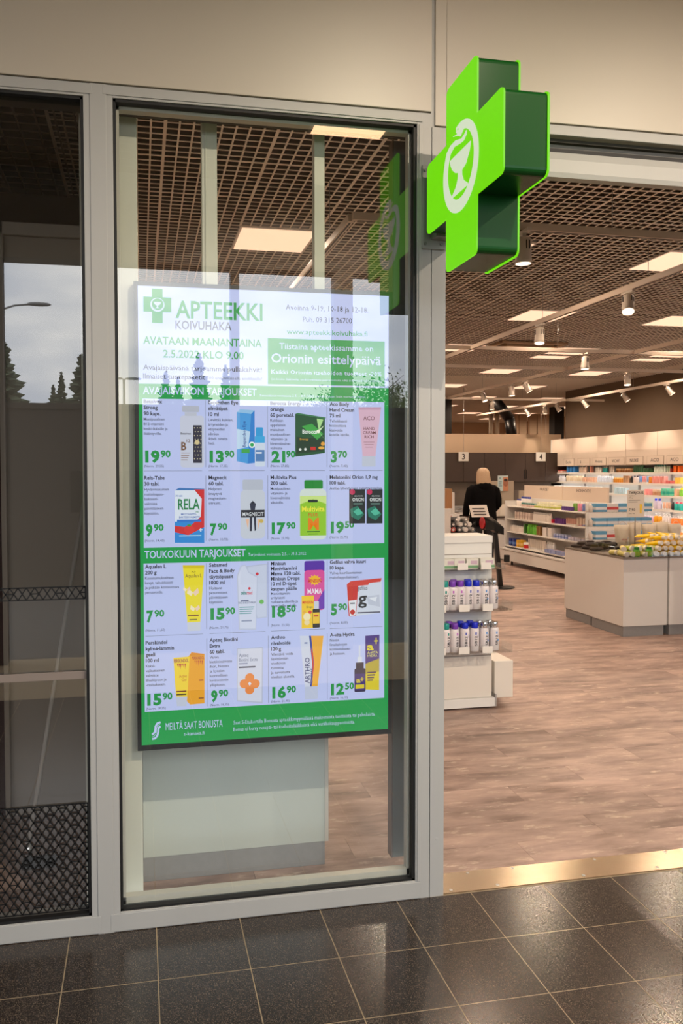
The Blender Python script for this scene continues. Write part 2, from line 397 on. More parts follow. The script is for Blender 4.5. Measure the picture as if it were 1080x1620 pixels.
def is_vent(x, y): return 5.2 < x+.3 < 5.9 and 9.6 < y+.3 < 10.7 and False
for x in gx:
    for y in gy:
        if is_lamp(x, y): continue
        link('ceiling_tile', tmesh, ceil, (x, y, ZC))
far = MB()
for k in range(int(13.0/.075)):      # beyond the near tiles
    y = 14.288+k*.075
    if y < 27.5: far.box(-3, 14 if y > 16.6 else 9.6, y-.005, y+.005, ZC+.002, ZC+.022)
for k in range(int(17/.075)):
    x = -3+k*.075; far.box(x-.005, x+.005, 14.288 if x < 9.5 else 16.7, 27.5, ZC, ZC+.022)
for k in range(6): x = 9.144+.075*k; far.box(x-.005, x+.005, 3.488, 14.288, ZC, ZC+.022)
for k in range(144): y = 3.488+.075*k; far.box(9.144, 9.6, y-.004, y+.004, ZC, ZC+.022)
o = obj('ceiling_cell_grid', far, blade, ceil, fixn=False); o['kind'] = 'stuff'
# vestibule behind the left door
vz = MB(); vz.box(-.213, -.004, 3.02, 5.5, 0, 3.5); struct('wall_vestibule', vz, cream, bev=.003)
b = MB().box(-3, -.004, 5.5, 5.56, 0, 3.76); struct('wall_vestibule_back', b, tauped)
vt = blades(6, .6, .04, .010).mesh('vestibule_ceiling_tile', [mat('brown_ceiling_blade', (150, 136, 122), .6), mat('shaded_brown_web', (70, 60, 52), .7)])  # webs coloured darker to paint in the shade inside the cells
vc = MB().box(-3, -.087, 2.99, 5.5, 3.66, 3.70); vc = struct('ceiling_vestibule', vc, mat('dark_brown_plenum', (40, 30, 26), .9))
for i in range(4):
    for j in range(4): link('ceiling_tile', vt, vc, (-.22-.6*(i+1), 5.49-.6*(j+1), ZC))
vp = MB().box(-.63, -.214, 3.97, 4.02, 0, 2.80); vp = struct('door_3', vp, tauped)
b = MB(); b.box(-.645, -.214, 3.94, 4.02, 2.80, 2.86); b.box(-.655, -.63, 3.94, 4.02, 0, 2.86); obj('door_frame', b, mat('slim_taupe_frame', (160, 150, 138), .5), vp, bev=.003)
b = MB().box(-1.7, -.66, 3.98, 4.02, 0, 2.4); struct('wall_vestibule_board', b, maroon)
# arcade shell: canopy, fascia, posts
b = MB().box(-6, 8, -1.5, D, 4.3, 4.4); arc = struct('ceiling_arcade', b, mat('arcade_ceiling', (120, 110, 100), .8))
bs = mat('canopy_board', (146, 134, 120), .7)
for k in range(27): 
    y = -1.25+k*.152; obj('canopy_board', MB().box(-6, 8, y, y+.147, 4.285, 4.3), bs, arc)
b = MB().box(-6, 8, -1.5, -1.3, 3.52, 4.4); struct('wall_fascia', b, alu)
for nm, x0, x1, y1 in (('trim_3', .812, .888, -1.3), ('trim_4', 1.77, 1.95, -1.3), ('trim_5', -1.6, -1.15, -1.3)):
    b = MB().box(x0, x1, -1.42, y1, 0, 3.52); struct(nm, b, alu if nm != 'trim_5' else mat('dark_pier', (50, 36, 32), .8), bev=.004)
b = MB().box(-6.1, -6, -1.5, D, 0, 4.4); struct('wall_arcade_west', b, tauped)
b = MB().box(8, 8.1, -1.5, D, 0, 4.4); struct('wall_arcade_east', b, tauped)
for i, x in enumerate([1.575, 3.4, 5.2]):
    t = thing('canopy_lamp', ['warm lamp panel in the arcade ceiling, reflected orange at the window top', 'middle one of the warm lamp panels in the arcade ceiling, over the doorway', 'warm lamp panel in the arcade ceiling farthest from the window'][i], 'lamp', (x, .13, 4.28))
    obj('lamp_frame', MB().box(-.3, .3, -.3, .3, -.012, 0), white2, t); obj('diffuser', MB().box(-.275, .275, -.28, .28, -.016, -.012), LAMPO, t)
    spot('canopy_lamp_light', (0, 0, -.03), ARCADE_W, (1, .84, .66), 165, .5, parent=t)
# ================================================================= OUTSIDE (seen in the glass)
WB = -6.0; wt = mirrored(300, 641, WB).z
bd = thing('low_building', 'long dark shed across the lane, reflected as the dark lower half of the glass', 'building')
obj('wall', MB().box(-40, 40, WB-4, WB, -.02, wt-.08), darkb, bd); obj('roof_edge', MB().box(-40.1, 40.1, WB-4.1, WB+.04, wt-.08, wt), darkb, bd)
for k in range(12): obj('window', MB().box(-14+k*2.6, -13+k*2.6, WB, WB+.02, 1.1, 1.7), mat('dark_window', (20, 22, 25), .2), bd)
spm = mat('spruce_needles', (84, 98, 76), .9, 0, .3, 2); bark = mat('bark', (70, 56, 44), .9, 0, .2, 8)
bim = mat('birch_leaves', (88, 104, 52), .9, 0, .3, 3)
def spruce(x, y, h, rad, lab):
    t = thing('spruce_tree', lab, 'tree', (x, y, 0), random.random()*6)
    obj('trunk', MB().cyl((0, 0, 0), (0, 0, h*.97), .16, .02, 8), bark, t)
    mb = MB(); z = h*.12
    while z < h*.985:
        f = (1-z/h); rr = rad*(f**.85)*(.8+.4*random.random())+.08; n = 11
        for k in range(n):
            a = random.random()*6.28; l = rr*(.6+.6*random.random()); wv = .16+.20*f
            ca, sa = math.cos(a), math.sin(a); zz = z+random.uniform(-.15, .15)
            p0 = (0, 0, zz+.06); tip = (ca*l, sa*l, zz-.28*l+.05)
            q1 = (ca*l*.6-sa*wv, sa*l*.6+ca*wv, zz-.26*l); q2 = (ca*l*.6+sa*wv, sa*l*.6-ca*wv, zz-.26*l)
            q3 = (ca*l*.55, sa*l*.55, zz-.5*l-.12)
            mb.add([p0, q1, tip, q2, q3], [(0, 1, 2), (0, 2, 3), (0, 4, 2)])
        z += .16+.20*f
    o = obj('foliage', mb, spm, t, fixn=False); o['kind'] = 'stuff'
def birch(x, y, h, rad, lab):
    t = thing('birch_tree', lab, 'tree', (x, y, 0))
    mb = MB().cyl((0, 0, 0), (0, 0, h*.8), .14, .04, 8)
    for k in range(9):
        a = k*2.4; z = h*(.35+.05*k); mb.cyl((0, 0, z), (math.cos(a)*rad*.7, math.sin(a)*rad*.7, z+h*.2), .05, .015, 6)
    obj('trunk', mb, bark, t); mb = MB()
    for k in range(1500):
        u, v, s_ = random.gauss(0, .42), random.gauss(0, .42), random.gauss(0, .36)
        p = Vector((u*rad, v*rad, h*.68+s_*h*.3)); q = .16
        mb.add([p, p+Vector((random.uniform(-q, q), random.uniform(-q, q), q)), p+Vector((q, random.uniform(-q, q), random.uniform(-q, q)))], [(0, 1, 2)])
    o = obj('foliage', mb, bim, t, fixn=False); o['kind'] = 'stuff'
def tree_at(fn, px, py, Y, rad, lab):
    m = mirrored(px, py, Y); fn(m.x, m.y, m.z, rad, lab)
tree_at(spruce, 6, 536, -47, 3.3, 'tall wide spruce reflected at the left edge of the door glass')
tree_at(spruce, 97, 588, -60, 1.8, 'slim spruce reflected in the middle of the door glass')
tree_at(spruce, 84, 606, -70, 1.6, 'short spruce reflected left of the slim one in the door glass')
tree_at(spruce, 128, 558, -50, 2.6, 'tall spruce reflected at the right edge of the door glass')
tree_at(spruce, 314, 558, -46, 2.2, 'tall spruce reflected over the date line of the screen')
tree_at(spruce, 262, 586, -56, 2.2, 'broad spruce reflected at the left side of the screen')
tree_at(spruce, 282, 596, -64, 2.0, 'small spruce reflected between two others on the screen')
tree_at(spruce, 357, 574, -72, 2.0, 'pointed spruce reflected left of the dark post gap on the screen')
tree_at(birch, 522, 606, -58, 2.4, 'low leafy birch reflected over the middle of the screen')
tree_at(birch, 592, 584, -44, 2.7, 'wide leafy birch reflected at the right side of the screen')
tree_at(birch, 618, 592, -66, 1.8, 'thin leafy birch reflected between screen and dark steel plate')
tree_at(spruce, 638, 628, -80, 1.4, 'very small spruce top reflected in the dark steel plate')
galv = mat('galvanised_pole', (120, 122, 124), .5, .4)
def street_lamp(p, arms, h, lab):
    t = thing('street_lamp', lab, 'street lamp', (p.x, p.y, 0))
    obj('pole', MB().cyl((0, 0, 0), (0, 0, h), .07, .05, 10), galv, t)
    for s_, L_ in arms:
        mb = MB().cyl((0, 0, h-.05), (s_*L_*.6, 0, h+.18*L_), .035, .03, 8).cyl((s_*L_*.6, 0, h+.18*L_), (s_*L_, 0, h+.22*L_), .03, n=8); obj('arm', mb, galv, t)
        mb = MB().lathe([(.02, -.05), (.10, -.04), (.13, 0), (.10, .05), (.03, .07)], (s_*(L_+.28), 0, h+.23*L_), 12, 0, 3.0, 1.0); obj('lamp_head', mb, galv, t)
q = mirrored(-12, 492, -20); street_lamp(q, ((1, 1.1),), q.z, 'street lamp whose curved arm is reflected high in the door glass')
q = mirrored(196, 600, -30); street_lamp(q, ((1, .12), (-1, .12)), q.z, 'twin headed street lamp reflected left of the screen')

# ================================================================= PHARMACY CROSS
CXX = 1.065; CYY, CZZ = 2.52, 2.69
crossg = emit('lit_green_acrylic', (112, 218, 0), 1.0)
crossw = emit('lit_pale_symbol', (214, 226, 196), .95)
dkgr = mat('gloss_dark_green_sheet', (8, 66, 20), .26, 0, 0, 1, 0, .22)
def cross_outline(hw, ar, r=.022, n=5):
    pts = [(-hw, ar), (-hw, -ar), (-ar, -ar), (-ar, -hw), (ar, -hw), (ar, -ar), (hw, -ar), (hw, ar), (ar, ar), (ar, hw), (-ar, hw), (-ar, ar)]
    out = []
    for i, p in enumerate(pts):
        a = Vector(pts[i-1]); c = Vector(pts[(i+1) % 12]); p = Vector(p)
        if i in (2, 5, 8, 11): out.append(tuple(p)); continue
        d1 = (a-p).normalized(); d2 = (c-p).normalized(); cc = p+d1*r+d2*r
        for k in range(n+1):
            t = k/n*math.pi/2; out.append(tuple(cc-d2*r*math.cos(t)-d1*r*math.sin(t)))
    return out
cr_ = thing('pharmacy_cross_sign', 'glowing lime green cross sign with white snake and bowl emblem, projecting from the door post', 'sign', (CXX, CYY, CZZ))
ol = cross_outline(.317, .128)
F = lambda a, c, x: (x, -a, c)
def earprism(name, outline, x0, x1, mats, parent, ins=0, m=0):
    import bmesh
    bm = bmesh.new(); vs = [bm.verts.new(F(a, c, x0)) for a, c in outline]
    f = bm.faces.new(vs); f.normal_update(); bmesh.ops.triangulate(bm, faces=[f]); 
    g = bmesh.ops.extrude_face_region(bm, geom=list(bm.faces)); 
    bmesh.ops.translate(bm, vec=(x1-x0, 0, 0), verts=[e for e in g['geom'] if isinstance(e, bmesh.types.BMVert)])
    bmesh.ops.recalc_face_normals(bm, faces=bm.faces); me = bpy.data.meshes.new(name); bm.to_mesh(me); bm.free()
    for x in (mats if isinstance(mats, (list, tuple)) else [mats]): me.materials.append(x)
    return link(name, me, parent)
TH = .150
earprism('side_band', [(a*.985, c*.985) for a, c in ol], .006, TH-.006, dkgr, cr_)
earprism('lit_face', ol, 0, .006, crossg, cr_)
earprism('lit_face', ol, TH-.006, TH, crossg, cr_)
RO, RI = .147, .111
def ring(t): return (math.cos(t), math.sin(t))
rp = []
for k in range(49):
    t = math.radians(128-k*(360-24)/48); rp.append((RO*math.cos(t)-.002, RO*math.sin(t)+.008))
for k in range(49):
    t = math.radians(152-24+0-(48-k)*(360-24)/48); rp.append((RI*math.cos(t)+.0, RI*math.sin(t)+.015))
# crescent body of the snake, from its tail tip round the circle to its neck
body = []
A0, A1 = 150, -208
N = 60
outer = []; inner = []
for k in range(N+1):
    t = math.radians(104-(k/N)*(322)); 
    outer.append((RO*math.cos(t)-.002, RO*math.sin(t)+.007)); inner.append((RI*math.cos(t)+.0, RI*math.sin(t)+.014))
emb = outer+[(-.0872, .1101), (-.0389, .1106), (.0091, .0958), (.0336, .1003), (.0492, .1073), (.0482, .0942), (.0277, .0833), (-.0032, .0852), (-.0542, .0943)]+inner[::-1]
em = [p for p in emb]
earprism('snake_emblem', em, -.0025, 0, crossw, cr_)
earprism('snake_head', [(.0, .146), (-.029, .1388), (-.0392, .1356), (-.0099, .1283), (-.0288, .1253), (-.0637, .1318), (-.0288, .1214), (-.0009, .1073), (.0089, .1135), (.0300, .1235), (.030, .140), (-.02, .1503), (-.0388, .151)][:10]+[(.028, .1245), (-.0365, .1505)][:1]+[(-.035, .1495)], -.0027, 0, crossw, cr_)
obj('snake_eye', MB().cyl((-.0032, -(-.018), .1385), (-.0027, -(-.018), .1385), .0035, n=10), crossg, cr_)
earprism('bowl_emblem', [(-.0906, .0592), (.0842, .0585), (.0735, .0314), (.0445, .0005), (.0128, -.008), (.014, -.0245), (.0275, -.0475), (.0597, -.0675), (.0621, -.0745), (-.0655, -.0745), (-.0690, -.0678), (-.0352, -.0485), (-.0196, -.0261), (-.0173, -.0075), (-.0437, .002), (-.0704, .0222), (-.0825, .0400)], -.0025, 0, crossw, cr_)
b = MB(); b.box(1.058-CXX, 1.149-CXX, 2.868-CYY, 2.876-CYY, 2.52-CZZ, 2.835-CZZ); b.box(.03, .12, .30, .352, -.03, .03); b.box(.03, .12, .30, .352, -.135, -.115)
obj('wall_bracket', b, mat('bracket_grey', (150, 150, 146), .4, .3), cr_, bev=.002)
for a, c in ((1.07, 2.815), (1.07, 2.54), (1.135, 2.54)):
    obj('bolt', MB().cyl((a-CXX, 2.868-CYY, c-CZZ), (a-CXX, 2.862-CYY, c-CZZ), .006, n=8), darkst, cr_)

# ================================================================= BEHIND THE GLASS
for i, (x0, x1) in enumerate(((.238, .297), (.678, .720))):
    b = MB(); b.box(x0, x1, 3.045, 3.09, 1.2, 3.50)
    if i == 0: b.box(x0+.012, x0+.018, 3.041, 3.045, 2.35, 3.50)
    tag(obj('hanging_mount_post', b, cream, bev=.002), ['pale post behind the window, nearer the left frame, holding up the advertising screen', 'narrower pale post behind the window holding the advertising screen, nearer the cross'][i], 'post')
b = MB(); b.box(1.006, 1.104, 3.06, 3.10, .08, 3.0); pt = tag(obj('steel_plate_post', b, darkst), 'dark steel plate with small screws standing upright behind the window beside the door post', 'post')
obj('edge_strip', MB().box(1.001, 1.006, 3.055, 3.105, .08, 3.0), mat('brown_edge', (110, 92, 80), .5), pt)
for z in (.35, .67, 1.0, 1.33, 1.66, 1.99, 2.32, 2.62):
    obj('screw', MB().cyl((1.062, 3.06, z), (1.062, 3.054, z), .004, n=8), chrome, pt)
cb = thing('display_cabinet', 'white laminate low cabinet back with grey plinth, standing under the advertising screen', 'cabinet', (.38, 3.4, 0))
obj('body', MB().box(-.383, .376, -.19, .16, .10, 1.02), mat('grey_white_laminate', (190, 196, 190), .45, 0, .02, 5), cb, bev=.002)
obj('edge_panel', MB().box(.376, .392, -.19, .16, .10, 1.02), mat('pale_edge', (206, 200, 190), .5), cb)
obj('plinth', MB().box(-.383, .376, -.188, .14, .001, .10), greyp, cb)
# digital screen ---------------------------------------------------
SY = 2.985
def sp(x, y): h = hit(x, y, 1, SY); return (h.x, h.z)
scr = thing('digital_screen', 'tall lit advertising screen with white and green offers page, hung inside the window', 'screen')
x0, x1, z0, z1 = -.020, .978, .624, 2.378
b = MB(); bz = .015
b.box(x0, x0+bz, SY-.004, SY+.05, z0, z1); b.box(x1-bz, x1, SY-.004, SY+.05, z0, z1)
b.box(x0+bz, x1-bz, SY-.004, SY+.05, z0, z0+bz+.004); b.box(x0+bz, x1-bz, SY-.004, SY+.05, z1-bz, z1); b.box(x0+bz, x1-bz, SY+.01, SY+.05, z0+bz, z1-bz)
obj('bezel', b, blackp, scr)
K = .95
def sc(name, c, k=K): return emit('screen_'+name, c, k)
GRN = sc('green', (0, 158, 72)); WHT = sc('white', (196, 206, 252)); DRK = sc('ink', (24, 24, 40)); GRY = sc('grey', (96, 100, 116))
b = MB().box(x0+bz, x1-bz, SY, SY+.01, z0+bz, z1-bz); disp = obj('display_panel', b, GRN, scr)
lay = [0]
def flat(pts, m, name='printed_image', lift=None, conv=True):
    if lift is None: lay[0] += 1; lift = .0006+lay[0]*.00001
    P = [sp(*p) for p in pts] if conv else pts
    import bmesh
    bm = bmesh.new(); f = bm.faces.new([bm.verts.new((p[0], SY-lift, p[1])) for p in P]); f.normal_update(); bmesh.ops.triangulate(bm, faces=[f])
    for f in bm.faces:
        f.normal_update()
        if f.normal.y > 0: f.normal_flip()
    FL.setdefault((name, CUR[0] if 'picture' in name else 0), []).append((bm, m))
FL = {}; CUR = [0]
def NEW(): CUR[0] += 1
def rectp(xa, ya, xb, yb): # in plane rectangle from two opposite corners
    a = sp(xa, ya); c = sp(xb, yb); return [(a[0], a[1]), (c[0], a[1]), (c[0], c[1]), (a[0], c[1])]
A = lambda x, y: (200+x/2.4545, 430+y/2.4545)
B = lambda x, y: (200+x/2.4545, 740+y/2.4545)
TX = {}
fcv = bpy.data.curves.new('tmp', 'FONT'); fo = bpy.data.objects.new('tmp', fcv); C.objects.link(fo)
cache = {}
def text_mesh(s, bold):
    k = (s, bold)
    if k in cache: return cache[k]
    fcv.body = s; fcv.size = 1; fcv.resolution_u = 1 if len(s) > 24 else 2; fcv.offset = bold; fcv.fill_mode = 'FRONT'
    dg = bpy.context.evaluated_depsgraph_get(); dg.update()
    me = bpy.data.meshes.new_from_object(fo.evaluated_get(dg)); 
    vs = [tuple(v.co[:2]) for v in me.vertices]; fs = [tuple(p.vertices) for p in me.polygons]
    bpy.data.meshes.remove(me); cache[k] = (vs, fs); return cache[k]
CAP = .69
def put(s, X, Z, cap, width=None, col=None, bold=0.0, xs=.86, name='printed_text', rot=False, frame=None, lift=.0012):
    if not s: return
    vs, fs = text_mesh(s, bold)
    if not vs: return
    mnx = min(v[0] for v in vs); mxx = max(v[0] for v in vs); sc_ = cap/CAP
    kx = width/(mxx-mnx) if width else sc_*xs
    d = TX.setdefault((name, col.name, (id(frame) if frame else 0, CUR[0])), (MB(), col, frame))[0]
    out = []
    for v in vs:
        a, c = (v[0]-mnx)*kx, v[1]*sc_
        if rot: a, c = -c, a
        out.append((X+a, SY-lift, Z+c) if frame is None else frame(X+a, Z+c))
    d.add(out, fs)
def T(s, cv, xa, yb, xb, cap, col, bold=.0, name='printed_text'):
    pa = sp(*cv(xa, yb)); pb = sp(*cv(xb, yb)); pt_ = sp(*cv(xa, yb-cap)); put(s, pa[0], pa[1], pt_[1]-pa[1], pb[0]-pa[0], col, bold, name=name)
# page layout
R_ = lambda a, bb, m, n='page_ground': flat(rectp(*a, *bb), m, n, .0004, conv=False)
flat([(x0+bz, z1-bz), (x1-bz, z1-bz), (x1-bz, sp(*A(62, 434))[1]), (x0+bz, sp(*A(62, 434))[1])], WHT, 'page_ground', .0004, conv=False)
R_(A(62, 492), (607.5, 859), WHT)
R_(B(66, 366+16), B(1000, 948), WHT)   # second block, trimmed below
FL[('page_ground', 0)].pop()
flat(rectp(*B(66, 372), *B(1000, 893)), WHT, 'page_ground', .0004, conv=False)
R_(A(548, 257), A(1002, 445), GRN, 'page_box')
FL[('page_box', 0)][-1][0].verts.ensure_lookup_table()
for v in FL[('page_box', 0)][-1][0].verts: v.co.y -= .0002
g2 = sc('deep_green', (0, 150, 66))
T('APTEEKKI', A, 190, 178, 528, 66, GRN, .02); T('KOIVUHAKA', A, 190, 222, 408, 33, GRY, .012)
T('AVATAAN MAANANTAINA', A, 65, 280, 525, 30, GRN, .018); T('2.5.2022 KLO 9.00', A, 142, 332, 455, 29, GRN, .018)
T('Avajaispäivänä tarjoamme pullakahvit!', A, 65, 380, 525, 20, DRK, .004); T('Ilmaiset tuotepaketit', A, 65, 414, 305, 20, DRK, .006); T('200 ensimmäiselle asiakkaalle!', A, 312, 417, 525, 12, DRK)
T('Avoinna 9-19, 10-18 ja 12-18.', A, 618, 148, 938, 22, DRK); T('Puh. 09 315 26700', A, 685, 194, 875, 20, DRK); T('www.apteekkikoivuhaka.fi', A, 622, 241, 935, 19, GRN, .01)
T('Tiistaina apteekissamme on', A, 593, 300, 957, 24, WHT, .008); T('Orionin esittelypäivä', A, 562, 352, 987, 36, WHT, .012)
T('Kaikki Orionin itsehoidon tuotteet -20%', A, 562, 396, 990, 17, WHT, .008); T('(ei koske lääkkeitä, ev-korvattavia perusvoiteita eikä äidinmaidonkorviketta)', A, 562, 420, 990, 9, WHT)
T('AVAJAISVIIKON TARJOUKSET', A, 64, 474, 505, 28, WHT, .015); T('Tarjoukset voimassa 2.5. - 8.5.2022 tai niin kauan kuin tuotetta riittää.', A, 515, 484, 930, 9, WHT)
T('TOUKOKUUN TARJOUKSET', B, 70, 352, 462, 29, WHT, .015); T('Tarjoukset voimassa 2.5. - 31.5.2022', B, 472, 343, 697, 12, WHT)
T('MEILTÄ SAAT BONUSTA', B, 152, 1019, 373, 28, WHT, .0); T('s-kanava.fi', B, 223, 1040, 303, 14, WHT)
T('Saat S-Etukortilla Bonusta apteekkimyymälässä maksetuista tuotteista tai palveluista.', B, 415, 997, 965, 15, WHT)
T('Bonus ei kerry resepti- tai itsehoitolääkkeistä eikä verkkokauppaostoista.', B, 415, 1023, 885, 15, WHT)
# small cross logo
for q in (((65, 96), (174, 158)), ((98, 65), (141, 200))): flat(rectp(*A(*q[0]), *A(*q[1])), GRN, 'page_logo', .0006, conv=False)
def disc(cx_, cz_, r, m, name, n=24, lift=None, ry=None):
    lay[0] += 1; l = lift or .0006+lay[0]*.00001; ry = ry or r
    flat([(cx_+r*math.cos(2*math.pi*k/n), cz_+ry*math.sin(2*math.pi*k/n)) for k in range(n)], m, name, l, conv=False)
lc = sp(*A(120, 128)); disc(lc[0], lc[1], .026, WHT, 'page_logo', lift=.0007); disc(lc[0]+.001, lc[1]+.002, .0215, GRN, 'page_logo', lift=.0008)
flat([(lc[0]-.014, lc[1]+.010), (lc[0]+.014, lc[1]+.010), (lc[0]+.009, lc[1]), (lc[0]+.002, lc[1]-.003), (lc[0]+.003, lc[1]-.010), (lc[0]+.010, lc[1]-.013), (lc[0]-.010, lc[1]-.013), (lc[0]-.003, lc[1]-.010), (lc[0]-.002, lc[1]-.003), (lc[0]-.009, lc[1])], WHT, 'page_logo', .0009, conv=False)
# s shaped double stroke logo
def stroke(pts, wd, m, name, lift=.0007):
    n = len(pts); l_, r_ = [], []
    for i, p in enumerate(pts):
        a = pts[max(0, i-1)]; c = pts[min(n-1, i+1)]; dx, dz = c[0]-a[0], c[1]-a[1]; q = math.hypot(dx, dz) or 1
        l_.append((p[0]-dz/q*wd/2, p[1]+dx/q*wd/2)); r_.append((p[0]+dz/q*wd/2, p[1]-dx/q*wd/2))
    for i in range(n-1): flat([l_[i], l_[i+1], r_[i+1], r_[i]], m, name, lift, conv=False)
sA = [(132, 988), (120, 992), (113, 1003), (112, 1015), (110, 1026), (104, 1033), (99, 1036)]
sB = [(132, 1004), (127, 1007), (124, 1014), (123, 1028), (119, 1042), (110, 1051), (100, 1053)]
for ps in (sA, sB): stroke([sp(*B(*p)) for p in ps], .0075, WHT, 'page_logo')
stroke([sp(*B(*p)) for p in [(130, 996), (121, 1001), (117.5, 1010), (117, 1022), (114, 1034), (106, 1043), (99, 1045)]], .002, WHT, 'page_logo')
# cells
colx = [sp(*B(72, 400))[0], sp(*B(321, 400))[0], sp(*B(560, 400))[0], sp(*B(789, 400))[0]]
def rowz(cv, y): return sp(*cv(72, y))[1]
rows = [(rowz(A, 510), rowz(A, 738), rowz(A, 759), rowz(A, 774)), (rowz(B, 46), rowz(B, 264), rowz(B, 288), None),
        (rowz(B, 391), rowz(B, 598), rowz(B, 636), rowz(B, 655)), (rowz(B, 687), rowz(B, 922), rowz(B, 941), None)]
CE = [[(['Betolvex', 'Strong', '90 kaps.'], ['Monipuolinen', 'B12-vitamiini', 'keski-ikäisille ja', 'ikääntyville.'], '19', '90', '29,55'),
       (['Bepanthen Eye', 'silmätipat', '10 ml'], ['Lievittää kuivien,', 'ärtyneiden ja', 'väsyneiden', 'silmien', 'ikäviä oireita', 'heti.'], '13', '90', '17,35'),
       (['Berocca Energy', 'orange', '60 poretabl.'], ['Raikkaan', 'appelsiinin', 'makuinen', 'monipuolinen', 'vitamiini- ja', 'kivennäisaine-', 'valmiste'], '21', '90', '27,85'),
       (['Aco Body', 'Hand Cream', '75 ml'], ['Tehokkaasti', 'kosteuttava', 'käsivoide', 'kuiville käsille.'], '3', '70', '7,40')],
      [(['Rela-Tabs', '30 tabl.'], ['Hyvänmakuinen', 'maitohappo-', 'bakteeri-', 'valmiste', 'päivittäiseen', 'käyttöön.'], '9', '90', '14,40'),
       (['Magnecit', '60 tabl.'], ['Helposti', 'imeytyvä', 'magnesium-', 'sitraatti.'], '7', '90', '10,70'),
       (['Multivita Plus', '200 tabl.'], ['Monipuolinen', 'vitamiini- ja', 'hivenvalmiste', 'aikuisille.'], '17', '90', '23,95'),
       (['Melatoniini Orion 1,9 mg', '100 tabl.'], ['Auttaa lyhentämään nukahtamisaikaa.'], '19', '50', '25,75')],
      [(['Aqualan L', '200 g'], ['Koostumukseltaan', 'kevyt, tehokkaasti', 'ja pitkään kosteuttava', 'perusvoide.'], '7', '90', '11,60'),
       (['Sebamed', 'Face & Body', 'täyttöpussit', '1000 ml'], ['Hoitavat', 'pesunesteet', 'päivittäiseen', 'käyttöön'], '15', '90', '21,75'),
       (['Minisun', 'Monivitamiini', 'Mama 120 tabl.', 'Minisun Drops', '10 ml D-tipat', 'kaupan päälle'], ['Monivitamiini', 'erityisesti', 'raskaana oleville ja', 'imettäville naisille'], '18', '50', '23,50'),
       (['Gefilus vahva kuuri', '10 kaps.'], ['Vahva kuuriluontoinen', 'maitohappobakteeri.'], '5', '90', '8,00')],
      [(['Perskindol', 'kylmä-lämmin', 'geeli', '100 ml'], ['Kaksi-', 'vaikutteinen', 'valmiste', 'lihaskipuun ja', '-rasitukseen.'], '15', '90', '19,35'),
       (['Apteq Biotiini', 'Extra', '60 tabl.'], ['Vahva', 'biotiinivalmiste', 'ihon, hiusten', 'ja kynsien', 'luonnollisen', 'hyvinvoinnin', 'ylläpitoon.'], '9', '90', '16,35'),
       (['Arthro', 'nivelvoide', '120 g'], ['Vilentävä voide', 'lievittämään', 'nivelkivun', 'tunnetta', 'ja turvotusta', 'nivelten alueella.'], '16', '90', '21,40'),
       (['A-vita Hydra'], ['Nenän', 'limakalvojen', 'kosteutukseen', 'ja hoitoon.'], '12', '50', '16,10')]]
for r in range(4):
    zt, zp, zn, zd = rows[r]
    for c_ in range(4):
        ti, de, e_, ce, nm = CE[r][c_]; X = colx[c_]; z = zt; NEW()
        for s in ti: put(s, X, z, .0135, None, DRK, .026, .98); z -= (.0197 if len(ti) > 5 else .0224)
        z += .003
        for s in de: put(s, X, z, .0104, None, DRK, .006, .95); z -= (.0160 if len(ti) > 5 else .0178)
        zpp = zp - (.0 if not (r == 2 and c_) else -.0)
        put(e_, X+.004, zpp, .040, {1: .025, 2: .054}[len(e_)], g2, .05, .80, 'price_text'); wd = {1: .033, 2: .061}[len(e_)]
        put(ce, X+wd, zpp+.018, .024, .037, g2, .04, .80, 'price_text'); put('(Norm. '+nm+')', X, zn, .0090, .072, DRK, 0, .85)
LIN = sc('line', (120, 126, 150))
for r in range(4):
    zt, zp, zn, zd = rows[r]
    for c_ in range(1, 4):
        X = colx[c_]-.0115; flat([(X, zt+.014), (X+.0015, zt+.014), (X+.0015, zn), (X, zn)], LIN, 'page_lines', .0006, conv=False)
    if zd:
        for c_ in range(4): flat([(colx[c_], zd), (colx[c_]+.215, zd), (colx[c_]+.215, zd+.0015), (colx[c_], zd+.0015)], LIN, 'page_lines', .0006, conv=False)
# product pictures on the page
cm = lambda c: sc('c%02x%02x%02x' % c, c)
def P_(cv, pts, c, n='product_picture'): flat([cv(*p) for p in pts], cm(c), n)
def Rp(cv, xa, ya, xb, yb, c, n='product_picture', r=0):
    a = sp(*cv(xa, ya)); e = sp(*cv(xb, yb)); lay[0] += 1
    x_, X_, z_, Z_ = a[0], e[0], e[1], a[1]
    if r:
        pts = []
        for cx_, cz_, s0 in ((X_-r, Z_-r, 0), (x_+r, Z_-r, 90), (x_+r, z_+r, 180), (X_-r, z_+r, 270)):
            for k in range(5): t = math.radians(s0+k*22.5); pts.append((cx_+r*math.cos(t), cz_+r*math.sin(t)))
    else: pts = [(x_, Z_), (X_, Z_), (X_, z_), (x_, z_)]
    flat(pts, cm(c), n, .0006+lay[0]*.00001, conv=False)
def Dp(cv, x, y, rpx, c, ry=None):
    a = sp(*cv(x, y)); disc(a[0], a[1], rpx/2.4545*.00245, cm(c), 'product_picture', 20, ry=(ry or rpx)/2.4545*.00245)
def Tp(s, cv, xa, yb, xb, cap, c, bold=.01, rot=False):
    pa = sp(*cv(xa, yb)); pt_ = sp(*cv(xa, yb-cap)); pb = sp(*cv(xb, yb))
    put(s, pa[0], pa[1], pt_[1]-pa[1], pb[0]-pa[0], cm(c), bold, name='picture_text', lift=.0042, rot=rot)
NEW(); Rp(A, 208, 558, 302, 760, (206, 210, 230), r=.012); Rp(A, 216, 520, 282, 545, (186, 190, 206), r=.004); Rp(A, 226, 545, 272, 560, (196, 200, 216))
